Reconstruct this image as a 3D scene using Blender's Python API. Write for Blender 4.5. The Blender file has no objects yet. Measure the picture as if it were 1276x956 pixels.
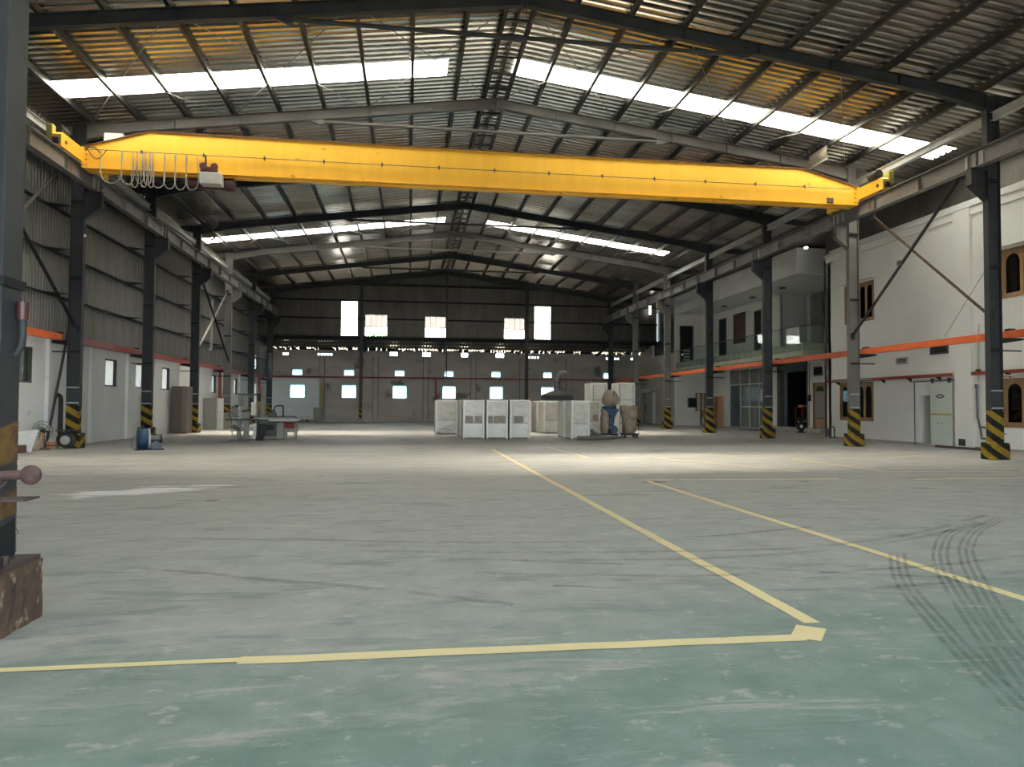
import bpy, math, random
from mathutils import Vector, Matrix
random.seed(7)
scene = bpy.context.scene
col = scene.collection

# ------------------------------------------------------------------ camera
F_PX, YAW, PITCH, ROLL, EYE = 902.266, 0.141493, 0.0309916, 0.00587816, 1.50138
fw = Vector((math.sin(YAW) * math.cos(PITCH), math.cos(YAW) * math.cos(PITCH), math.sin(PITCH)))
rt = Vector((math.cos(YAW), -math.sin(YAW), 0))
up = rt.cross(fw)
r2 = rt * math.cos(ROLL) + up * math.sin(ROLL)
u2 = -rt * math.sin(ROLL) + up * math.cos(ROLL)
cd = bpy.data.cameras.new('camera')
cam = bpy.data.objects.new('camera', cd)
col.objects.link(cam)
cd.sensor_fit = 'HORIZONTAL'
cd.sensor_width = 36.0
cd.lens = F_PX / 1276 * 36.0
cd.clip_end = 400
M3 = Matrix((r2, u2, -fw)).transposed()
cam.matrix_world = Matrix.Translation((0, 0, EYE)) @ M3.to_4x4()
scene.camera = cam

# ------------------------------------------------------------------ world, sun, exposure
SKY = 12.0
SUN = 84.0
w = bpy.data.worlds.new('sky')
scene.world = w
w.use_nodes = True
bg = w.node_tree.nodes['Background']
bg.inputs[0].default_value = (0.82, 0.92, 1.0, 1)
bg.inputs[1].default_value = SKY
scene.view_settings.view_transform = 'Standard'
scene.view_settings.look = 'None'
scene.view_settings.gamma = 1.0
scene.view_settings.use_curve_mapping = False
scene.view_settings.exposure = -0.05

sl = bpy.data.lights.new('sun', 'SUN')
sl.energy = SUN
sl.color = (1.0, 0.92, 0.76)
sl.angle = math.radians(27)
so = bpy.data.objects.new('sun', sl)
col.objects.link(so)
so.rotation_euler = Vector((-1.6, -4.4, -12.5)).to_track_quat('-Z', 'Y').to_euler()


def portal(name, loc, rot, sx, sy):
    l = bpy.data.lights.new(name, 'AREA')
    l.shape = 'RECTANGLE'
    l.size, l.size_y = sx, sy
    l.cycles.is_portal = True
    o = bpy.data.objects.new(name, l)
    col.objects.link(o)
    o.location = loc
    o.rotation_euler = rot


# hall constants (metres)
B, XL, XR, Y1 = 6.9, -10.956, 17.0775, 19.239
XC, ZR, SL = 3.06, 13.05, 0.131
YF0, YG = -8.6, 60.95          # open front end, gable cladding
XWL, XER = -12.2, 20.95        # left cladding plane, right eave
SKYLIGHTS = [(2.95, 4.15, -10.85, 1.17, 3.3, 19.5), (23.35, 24.55, -10.85, 1.17, 3.12, 19.5), (43.75, 44.95, -12.0, 2.1, 4.6, 16.3)]


def frame_y(i):
    return Y1 + B * (i - 1)


def roof_z(x):
    return ZR - SL * abs(x - XC)


ang = math.atan(SL)
for (ya, yb, xa, xb, xc_, xd) in SKYLIGHTS:
    for (p, q, s) in ((xa, xb, 1), (xc_, xd, -1)):
        xm = (p + q) / 2
        portal('skylight_portal', (xm, (ya + yb) / 2, roof_z(xm) + 0.12), (0, -s * ang, 0), q - p, yb - ya)
portal('front_opening_portal', (4, YF0, 3.2), (math.pi / 2, 0, 0), 18, 6.4)

# ------------------------------------------------------------------ materials
MAT = {}


def N(nt, t, **kw):
    n = nt.nodes.new(t)
    for k, v in kw.items():
        setattr(n, k, v)
    return n


def base_mat(name):
    m = bpy.data.materials.new(name)
    m.use_nodes = True
    nt = m.node_tree
    b = nt.nodes['Principled BSDF']
    MAT[name] = m
    return m, nt, b


def mat(name, c, rough=0.6, metal=0.0, var=0.12, scale=3.0, c2=None, stretch=None, bump=0.0, bscale=None, spec=0.5, wear=None):
    """paint / metal / plaster: two-octave colour variation, optional streaking and bump"""
    m, nt, b = base_mat(name)
    L = nt.links.new
    tc = N(nt, 'ShaderNodeTexCoord')
    mp = N(nt, 'ShaderNodeMapping')
    L(tc.outputs['Object'], mp.inputs[0])
    if stretch:
        mp.inputs['Scale'].default_value = stretch
    n1 = N(nt, 'ShaderNodeTexNoise')
    n1.inputs['Scale'].default_value = scale
    n1.inputs['Detail'].default_value = 6
    n1.inputs['Roughness'].default_value = 0.65
    L(mp.outputs[0], n1.inputs['Vector'])
    mx = N(nt, 'ShaderNodeMix', data_type='RGBA')
    lo = c2 if c2 else tuple(v * (1 - var) for v in c)
    hi = c if c2 else tuple(min(1, v * (1 + var)) for v in c)
    mx.inputs[6].default_value = (*lo, 1)
    mx.inputs[7].default_value = (*hi, 1)
    rp = N(nt, 'ShaderNodeMapRange')
    rp.inputs['From Min'].default_value = 0.3
    rp.inputs['From Max'].default_value = 0.7
    L(n1.outputs['Fac'], rp.inputs[0])
    L(rp.outputs[0], mx.inputs[0])
    out = mx.outputs[2]
    if wear:                     # rust / chips: (colour, threshold, scale)
        n2 = N(nt, 'ShaderNodeTexNoise')
        n2.inputs['Scale'].default_value = wear[2]
        n2.inputs['Detail'].default_value = 8
        L(tc.outputs['Object'], n2.inputs['Vector'])
        r3 = N(nt, 'ShaderNodeMapRange')
        r3.inputs['From Min'].default_value = wear[1]
        r3.inputs['From Max'].default_value = wear[1] + 0.06
        L(n2.outputs['Fac'], r3.inputs[0])
        m2 = N(nt, 'ShaderNodeMix', data_type='RGBA')
        m2.inputs[7].default_value = (*wear[0], 1)
        L(r3.outputs[0], m2.inputs[0])
        L(out, m2.inputs[6])
        out = m2.outputs[2]
    L(out, b.inputs['Base Color'])
    b.inputs['Roughness'].default_value = rough
    b.inputs['Metallic'].default_value = metal
    b.inputs['Specular IOR Level'].default_value = spec
    if bump:
        n3 = N(nt, 'ShaderNodeTexNoise')
        n3.inputs['Scale'].default_value = bscale or scale * 4
        n3.inputs['Detail'].default_value = 6
        L(mp.outputs[0], n3.inputs['Vector'])
        bp = N(nt, 'ShaderNodeBump')
        bp.inputs['Strength'].default_value = bump
        bp.inputs['Distance'].default_value = 0.03
        L(n3.outputs['Fac'], bp.inputs['Height'])
        L(bp.outputs[0], b.inputs['Normal'])
    return m


mat('frame_steel', (0.034, 0.038, 0.043), rough=0.55, var=0.3, scale=1.2, spec=0.3)
mat('dark_plate', (0.022, 0.023, 0.026), rough=0.7, spec=0.12)
mat('runway_steel', (0.13, 0.125, 0.12), rough=0.5, var=0.3, scale=1.5, wear=((0.09, 0.05, 0.03), 0.62, 2.0))
mat('purlin_steel', (0.032, 0.030, 0.027), rough=0.45, var=0.3, scale=1.5, metal=0.2)
mat('roof_sheet', (0.39, 0.365, 0.325), rough=0.23, metal=0.94, var=0.3, scale=0.5, stretch=(0.4, 1.3, 1), bump=0.35, bscale=1.1)
mat('wall_sheet', (0.15, 0.146, 0.133), rough=0.5, metal=0.4, var=0.25, scale=0.8, stretch=(1.5, 1.5, 0.3))
mat('gable_sheet', (0.115, 0.11, 0.10), rough=0.5, metal=0.55, var=0.25, scale=0.8, stretch=(1.5, 1.5, 0.3))
mat('crane_yellow', (0.80, 0.43, 0.035), rough=0.42, var=0.07, scale=1.0, stretch=(3, 3, 0.3), wear=((0.45, 0.22, 0.03), 0.69, 2.5))
mat('crane_rust', (0.12, 0.05, 0.025), rough=0.8)
mat('grey_paint', (0.42, 0.42, 0.40), rough=0.5)
mat('white_paint', (0.78, 0.78, 0.76), rough=0.5)
mat('maroon_paint', (0.07, 0.02, 0.022), rough=0.4, var=0.25)
mat('black', (0.012, 0.012, 0.013), rough=0.6)
mat('cable_grey', (0.20, 0.19, 0.18), rough=0.5)
mat('rope', (0.06, 0.055, 0.05), rough=0.6)
mat('orange_paint', (0.72, 0.13, 0.03), rough=0.45, var=0.2, scale=1.5)
mat('red_paint', (0.27, 0.028, 0.018), rough=0.4, var=0.25, scale=2)
mat('plaster', (0.80, 0.81, 0.80), rough=0.85, c2=(0.68, 0.69, 0.68), scale=0.55, bump=0.15, wear=((0.42, 0.41, 0.38), 0.68, 0.9))
mat('plaster_bright', (0.82, 0.81, 0.77), rough=0.85, c2=(0.74, 0.73, 0.69), scale=0.5, bump=0.08, wear=((0.58, 0.56, 0.51), 0.70, 1.0))
mat('plaster_grey', (0.55, 0.56, 0.56), rough=0.85, var=0.04)
mat('plaster_back', (0.52, 0.485, 0.44), rough=0.9, c2=(0.33, 0.30, 0.265), scale=0.5, bump=0.2, stretch=(0.5, 1, 1.4), wear=((0.17, 0.15, 0.13), 0.6, 0.55))
mat('plaster_pier', (0.43, 0.40, 0.36), rough=0.9, var=0.15, scale=0.8)
mat('concrete_dark', (0.10, 0.09, 0.08), rough=0.9, var=0.3)
mat('render_cream', (0.46, 0.41, 0.33), rough=0.9, var=0.12, scale=0.6)
mat('soffit', (0.62, 0.62, 0.59), rough=0.9, var=0.05)
mat('wood_brown', (0.25, 0.145, 0.065), rough=0.5, var=0.25, scale=6, stretch=(1, 1, 0.2))
mat('wood_light', (0.42, 0.23, 0.12), rough=0.5, var=0.12, scale=5, stretch=(1, 1, 0.2))
mat('wood_dark', (0.12, 0.055, 0.04), rough=0.4, var=0.2, scale=4)
mat('dark_room', (0.012, 0.012, 0.014), rough=0.9)  # near-black colour painted in for the shade inside rooms and vents
mat('door_green', (0.47, 0.52, 0.47), rough=0.55, var=0.06, scale=1.2, wear=((0.35, 0.38, 0.34), 0.68, 3))
mat('faded_yellow', (0.40, 0.32, 0.17), rough=0.9, var=0.2)
mat('flap_tin', (0.36, 0.31, 0.24), rough=0.5, var=0.35, scale=2, stretch=(1, 6, 0.3))
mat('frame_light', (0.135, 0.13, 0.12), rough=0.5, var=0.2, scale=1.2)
mat('olive', (0.30, 0.28, 0.05), rough=0.6)
mat('balcony_concrete', (0.42, 0.43, 0.34), rough=0.8, var=0.12, scale=0.8)
mat('concrete', (0.33, 0.31, 0.28), rough=0.9, var=0.2, scale=3, bump=0.3)
mat('alu', (0.55, 0.55, 0.52), rough=0.35, metal=0.3)
mat('frame_pale', (0.62, 0.62, 0.52), rough=0.5)
mat('kraft', (0.30, 0.245, 0.185), rough=0.9, var=0.2, scale=4, bump=0.6, bscale=5)
mat('blue_paint', (0.012, 0.05, 0.115), rough=0.45, var=0.25, scale=4, wear=((0.015, 0.05, 0.10), 0.6, 5))
mat('slate_paint', (0.08, 0.11, 0.15), rough=0.5)
mat('teal_paint', (0.01, 0.13, 0.14), rough=0.4)
mat('machine_grey', (0.27, 0.275, 0.25), rough=0.5, var=0.12, scale=4)
mat('machine_green', (0.075, 0.08, 0.065), rough=0.5, var=0.15, scale=4)
mat('cast_iron', (0.10, 0.10, 0.10), rough=0.4, metal=0.5)
mat('wardrobe', (0.105, 0.08, 0.068), rough=0.45, var=0.1, scale=4, stretch=(1, 1, .15))
mat('wardrobe_light', (0.17, 0.14, 0.12), rough=0.45, var=0.08)
mat('board_grey', (0.27, 0.255, 0.23), rough=0.7, var=0.06)
mat('rust', (0.115, 0.072, 0.046), rough=0.85, c2=(0.045, 0.03, 0.024), scale=9, bump=0.4, wear=((0.24, 0.19, 0.14), 0.6, 10))
mat('rust_plain', (0.085, 0.048, 0.042), rough=0.75, var=0.3, scale=14, bump=0.2)
mat('rust_dark', (0.055, 0.04, 0.037), rough=0.7, var=0.3, scale=8)
mat('tyre', (0.022, 0.022, 0.022), rough=0.8)
mat('leaf', (0.10, 0.24, 0.05), rough=0.6, var=0.4, scale=2)
mat('bark', (0.12, 0.08, 0.05), rough=0.9)
mat('leafscrap', (0.25, 0.40, 0.16), rough=0.7)
mat('dirt', (0.19, 0.165, 0.13), rough=0.95, var=0.25, scale=2)
mat('hose_grey', (0.16, 0.155, 0.14), rough=0.6, var=0.15)


def wrap_mat(name, c, c2):
    m = mat(name, c, rough=0.28, var=0.1, scale=3.2, c2=c2, bump=0.6, bscale=7, spec=0.6)
    return m


wrap_mat('wrap_white', (0.82, 0.79, 0.71), (0.58, 0.55, 0.48))
wrap_mat('wrap_guard', (0.93, 0.91, 0.85), (0.82, 0.79, 0.72))
wrap_mat('wrap_panel', (0.76, 0.76, 0.70), (0.62, 0.62, 0.56))
wrap_mat('wrap_film', (0.70, 0.67, 0.59), (0.52, 0.49, 0.42))
wrap_mat('wrap_foil', (0.70, 0.68, 0.66), (0.40, 0.37, 0.35))
mat('foam_patch', (0.30, 0.27, 0.23), rough=0.8, var=0.25, scale=6)


def hazard():
    m, nt, b = base_mat('hazard')
    L = nt.links.new
    tc = N(nt, 'ShaderNodeTexCoord')
    sx = N(nt, 'ShaderNodeSeparateXYZ')
    L(tc.outputs['Object'], sx.inputs[0])

    def mth(op, a, b_):
        n = N(nt, 'ShaderNodeMath', operation=op)
        for k, v in enumerate((a, b_)):
            if isinstance(v, (int, float)):
                n.inputs[k].default_value = v
            else:
                L(v, n.inputs[k])
        return n.outputs[0]
    s = mth('ADD', sx.outputs[2], mth('MULTIPLY', mth('SUBTRACT', sx.outputs[0], sx.outputs[1]), 0.6))
    fr = mth('FRACT', mth('DIVIDE', mth('ADD', s, 5.06), 0.43), 0)
    st = mth('GREATER_THAN', fr, 0.5)
    nz = N(nt, 'ShaderNodeTexNoise')
    nz.inputs['Scale'].default_value = 5
    nz.inputs['Detail'].default_value = 7
    L(tc.outputs['Object'], nz.inputs['Vector'])
    gr = N(nt, 'ShaderNodeMapRange')
    gr.inputs['From Min'].default_value = 0.3
    gr.inputs['From Max'].default_value = 0.75
    L(nz.outputs['Fac'], gr.inputs[0])
    ye = N(nt, 'ShaderNodeMix', data_type='RGBA')
    ye.inputs[6].default_value = (0.33, 0.215, 0.012, 1)
    ye.inputs[7].default_value = (0.17, 0.11, 0.02, 1)
    L(gr.outputs[0], ye.inputs[0])
    bl = N(nt, 'ShaderNodeMix', data_type='RGBA')
    bl.inputs[6].default_value = (0.006, 0.006, 0.006, 1)
    bl.inputs[7].default_value = (0.022, 0.02, 0.018, 1)
    L(gr.outputs[0], bl.inputs[0])
    mx = N(nt, 'ShaderNodeMix', data_type='RGBA')
    L(st, mx.inputs[0])
    L(bl.outputs[2], mx.inputs[6])
    L(ye.outputs[2], mx.inputs[7])
    L(mx.outputs[2], b.inputs['Base Color'])
    b.inputs['Roughness'].default_value = 0.6
    b.inputs['Specular IOR Level'].default_value = 0.2


hazard()


def translucent_sheet(name, lo, hi):
    m, nt, b = base_mat(name)
    L = nt.links.new
    nt.nodes.remove(b)
    out = nt.nodes['Material Output']
    tr = N(nt, 'ShaderNodeBsdfTransparent')
    tr.inputs[0].default_value = (0.9, 0.88, 0.82, 1)
    tl = N(nt, 'ShaderNodeBsdfTranslucent')
    tl.inputs[0].default_value = (0.85, 0.84, 0.78, 1)
    mx = N(nt, 'ShaderNodeMixShader')
    nz = N(nt, 'ShaderNodeTexNoise')
    nz.inputs['Scale'].default_value = 0.6
    mr = N(nt, 'ShaderNodeMapRange')
    mr.inputs['To Min'].default_value = lo
    mr.inputs['To Max'].default_value = hi
    tc = N(nt, 'ShaderNodeTexCoord')
    L(tc.outputs['Object'], nz.inputs['Vector'])
    L(nz.outputs['Fac'], mr.inputs[0])
    L(mr.outputs[0], mx.inputs[0])
    L(tr.outputs[0], mx.inputs[1])
    L(tl.outputs[0], mx.inputs[2])
    L(mx.outputs[0], out.inputs[0])


translucent_sheet('skylight_sheet', 0.55, 0.72)
translucent_sheet('skylight_sheet_dirty', 0.86, 0.95)  # scatters more, set to fade the ends of the floor sun band


def glass(name, tint, fac=0.12, rough=0.02):
    m, nt, b = base_mat(name)
    L = nt.links.new
    nt.nodes.remove(b)
    out = nt.nodes['Material Output']
    tr = N(nt, 'ShaderNodeBsdfTransparent')
    tr.inputs[0].default_value = (*tint, 1)
    gl = N(nt, 'ShaderNodeBsdfGlossy')
    gl.inputs['Roughness'].default_value = rough
    gl.inputs[0].default_value = (0.9, 0.95, 0.95, 1)
    mx = N(nt, 'ShaderNodeMixShader')
    mx.inputs[0].default_value = fac
    L(tr.outputs[0], mx.inputs[1])
    L(gl.outputs[0], mx.inputs[2])
    L(mx.outputs[0], out.inputs[0])


glass('clear_glass', (0.92, 0.96, 0.94), 0.07)
glass('window_glass', (0.85, 0.95, 1.0), 0.02)
glass('dark_glass', (0.10, 0.10, 0.09), 0.06)
mat('door_glass', (0.17, 0.19, 0.17), rough=0.18, var=0.1, scale=0.8)
mat('green_glass', (0.015, 0.03, 0.026), rough=0.45, spec=0.15)


def frosted(name, c):
    m, nt, b = base_mat(name)
    L = nt.links.new
    nt.nodes.remove(b)
    out = nt.nodes['Material Output']
    tl = N(nt, 'ShaderNodeBsdfTranslucent')
    nz = N(nt, 'ShaderNodeTexNoise')
    nz.inputs['Scale'].default_value = 2.5
    cr = N(nt, 'ShaderNodeMix', data_type='RGBA')
    cr.inputs[6].default_value = (*[v * 0.7 for v in c], 1)
    cr.inputs[7].default_value = (*c, 1)
    L(nz.outputs['Fac'], cr.inputs[0])
    L(cr.outputs[2], tl.inputs[0])
    df = N(nt, 'ShaderNodeBsdfDiffuse')
    df.inputs[0].default_value = (0.6, 0.6, 0.6, 1)
    mx = N(nt, 'ShaderNodeMixShader')
    mx.inputs[0].default_value = 0.35
    L(tl.outputs[0], mx.inputs[1])
    L(df.outputs[0], mx.inputs[2])
    L(mx.outputs[0], out.inputs[0])


def cloudy(name, c, tfac):
    m, nt, b = base_mat(name)
    nt.nodes.remove(b)
    tl = N(nt, 'ShaderNodeBsdfTranslucent')
    tl.inputs[0].default_value = (*c, 1)
    tr = N(nt, 'ShaderNodeBsdfTransparent')
    tr.inputs[0].default_value = (*c, 1)
    mx = N(nt, 'ShaderNodeMixShader')
    mx.inputs[0].default_value = tfac
    nt.links.new(tl.outputs[0], mx.inputs[1])
    nt.links.new(tr.outputs[0], mx.inputs[2])
    nt.links.new(mx.outputs[0], nt.nodes['Material Output'].inputs[0])


cloudy('cloudy_glass', (0.30, 0.40, 0.45), 0.15)
frosted('frosted_pane', (0.5, 0.51, 0.5))
frosted('gable_bright', (0.95, 0.95, 0.95))
frosted('gable_translucent', (0.13, 0.115, 0.11))


def floor_mat():
    m, nt, b = base_mat('floor_paint')
    L = nt.links.new
    tc = N(nt, 'ShaderNodeTexCoord')
    P = tc.outputs['Object']

    def noise(scale, detail=6, rough=0.6, st=None, dist=0.0):
        n = N(nt, 'ShaderNodeTexNoise')
        n.inputs['Scale'].default_value = scale
        n.inputs['Detail'].default_value = detail
        n.inputs['Roughness'].default_value = rough
        n.inputs['Distortion'].default_value = dist
        if st:
            mp = N(nt, 'ShaderNodeMapping')
            mp.inputs['Scale'].default_value = st
            L(P, mp.inputs[0])
            L(mp.outputs[0], n.inputs['Vector'])
        else:
            L(P, n.inputs['Vector'])
        return n.outputs['Fac']

    def rng(v, a, b_, c=0.0, d=1.0):
        r = N(nt, 'ShaderNodeMapRange')
        r.inputs['From Min'].default_value = a
        r.inputs['From Max'].default_value = b_
        r.inputs['To Min'].default_value = c
        r.inputs['To Max'].default_value = d
        L(v, r.inputs[0])
        return r.outputs[0]

    def mth(op, a, b_=0.0):
        n = N(nt, 'ShaderNodeMath', operation=op)
        for k, v in enumerate((a, b_)):
            if isinstance(v, (int, float)):
                n.inputs[k].default_value = v
            else:
                L(v, n.inputs[k])
        return n.outputs[0]

    def mix(f, a, b_):
        n = N(nt, 'ShaderNodeMix', data_type='RGBA')
        if isinstance(f, (int, float)):
            n.inputs[0].default_value = f
        else:
            L(f, n.inputs[0])
        for k, v in ((6, a), (7, b_)):
            if isinstance(v, tuple):
                n.inputs[k].default_value = (*v, 1)
            else:
                L(v, n.inputs[k])
        return n.outputs[2]
    sx = N(nt, 'ShaderNodeSeparateXYZ')
    L(P, sx.inputs[0])
    X, Y = sx.outputs[0], sx.outputs[1]
    big = noise(0.35, 7, 0.6, dist=0.4)
    fine = noise(2.2, 9, 0.7)
    streak = noise(0.6, 7, 0.65, st=(0.5, 2.2, 1))
    worn = mix(rng(big, 0.3, 0.7), (0.345, 0.34, 0.333), (0.45, 0.442, 0.432))
    worn = mix(rng(streak, 0.48, 0.66, 0, 0.7), worn, (0.262, 0.257, 0.25))
    green = mix(rng(fine, 0.35, 0.65), (0.105, 0.165, 0.156), (0.165, 0.225, 0.218))
    teal = mix(rng(fine, 0.35, 0.65), (0.225, 0.248, 0.246), (0.30, 0.318, 0.316))
    # how much paint is left: most by the entrance, fading with use along the hall
    yy = mth('ADD', Y, mth('MULTIPLY', mth('SUBTRACT', big, 0.5), 5.0))
    yy = mth('ADD', yy, mth('MULTIPLY', mth('SUBTRACT', streak, 0.5), 2.5))
    yy = mth('SUBTRACT', yy, mth('MULTIPLY', X, 0.18))
    c = mix(rng(yy, 3.2, 6.0), green, teal)
    c = mix(rng(yy, 7.5, 19.0), c, worn)
    # bare scuffs and chips
    chip = noise(3.2, 10, 0.72, st=(1, 1.6, 1))
    c = mix(rng(chip, 0.575, 0.63, 0, 0.5), c, (0.38, 0.37, 0.36))
    speck = noise(9.0, 10, 0.75)
    c = mix(rng(speck, 0.61, 0.66, 0, 0.55), c, (0.42, 0.41, 0.40))
    pink = noise(0.9, 9, 0.72, st=(0.7, 2.2, 1), dist=0.8)
    c = mix(rng(pink, 0.56, 0.66, 0, 0.6), c, (0.36, 0.335, 0.335))
    smear = noise(1.7, 8, 0.65, st=(0.6, 2.6, 1), dist=1.2)
    c = mix(rng(smear, 0.57, 0.64, 0, 0.45), c, (0.10, 0.155, 0.145))
    scr = noise(1.4, 8, 0.7, st=(0.35, 2.4, 1), dist=0.6)
    c = mix(rng(scr, 0.58, 0.66, 0, 0.55), c, (0.36, 0.35, 0.345))
    drk = noise(1.1, 6, 0.6, st=(0.6, 2.0, 1), dist=0.5)
    c = mix(rng(drk, 0.58, 0.66, 0, 0.5), c, (0.11, 0.16, 0.14))
    # spilt white powder
    dx = mth('DIVIDE', mth('ADD', X, 4.55), 1.15)
    dy = mth('DIVIDE', mth('ADD', mth('ADD', Y, -13.3), mth('MULTIPLY', mth('ADD', X, 4.55), -0.5)), 0.75)
    rr = mth('SQRT', mth('ADD', mth('MULTIPLY', dx, dx), mth('MULTIPLY', dy, dy)))
    rr = mth('ADD', rr, mth('MULTIPLY', mth('SUBTRACT', noise(1.3, 8, 0.7, st=(0.8, 2.6, 1), dist=0.7), 0.5), 3.4))
    c = mix(rng(rr, 0.95, 0.45, 0, 0.95), c, (0.84, 0.85, 0.86))
    # damp spots
    for (px, py, rad) in ((4.85, 13.95, 0.32), (8.0, 13.8, 0.16), (-3.0, 11.9, 0.14)):
        ax = mth('SUBTRACT', X, px)
        ay = mth('MULTIPLY', mth('SUBTRACT', Y, py), 1.3)
        q = mth('ADD', mth('SQRT', mth('ADD', mth('MULTIPLY', ax, ax), mth('MULTIPLY', ay, ay))), mth('MULTIPLY', mth('SUBTRACT', fine, 0.5), 0.4))
        c = mix(rng(q, rad, rad * 0.6, 0, 0.8), c, (0.07, 0.065, 0.06))
    L(c, b.inputs['Base Color'])
    L(rng(big, 0.3, 0.7, 0.52, 0.66), b.inputs['Roughness'])
    b.inputs['Specular IOR Level'].default_value = 0.18
    bp = N(nt, 'ShaderNodeBump')
    bp.inputs['Strength'].default_value = 0.06
    bp.inputs['Distance'].default_value = 0.02
    L(fine, bp.inputs['Height'])
    L(bp.outputs[0], b.inputs['Normal'])


floor_mat()


def decal(name, c, amount, scale, thr, st=None):
    """paint or rubber on the floor: worn through by a noise mask"""
    m, nt, b = base_mat(name)
    L = nt.links.new
    out = nt.nodes['Material Output']
    b.inputs['Base Color'].default_value = (*c, 1)
    b.inputs['Roughness'].default_value = 0.6
    tc = N(nt, 'ShaderNodeTexCoord')
    n = N(nt, 'ShaderNodeTexNoise')
    n.inputs['Scale'].default_value = scale
    n.inputs['Detail'].default_value = 8
    n.inputs['Roughness'].default_value = 0.7
    L(tc.outputs['Object'], n.inputs['Vector'])
    r = N(nt, 'ShaderNodeMapRange')
    r.inputs['From Min'].default_value = thr
    r.inputs['From Max'].default_value = thr + 0.12
    r.inputs['To Min'].default_value = 0.0
    r.inputs['To Max'].default_value = amount
    L(n.outputs['Fac'], r.inputs[0])
    tr = N(nt, 'ShaderNodeBsdfTransparent')
    mx = N(nt, 'ShaderNodeMixShader')
    L(r.outputs[0], mx.inputs[0])
    L(tr.outputs[0], mx.inputs[1])
    L(b.outputs[0], mx.inputs[2])
    L(mx.outputs[0], out.inputs[0])


decal('line_paint', (0.66, 0.57, 0.32), 1.0, 5.0, 0.26)
decal('line_faded', (0.82, 0.70, 0.36), 0.9, 1.2, 0.30)
decal('tyre_mark', (0.055, 0.075, 0.068), 0.26, 2.5, 0.38)
decal('scuff_mark', (0.06, 0.08, 0.075), 0.22, 1.5, 0.42)


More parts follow.
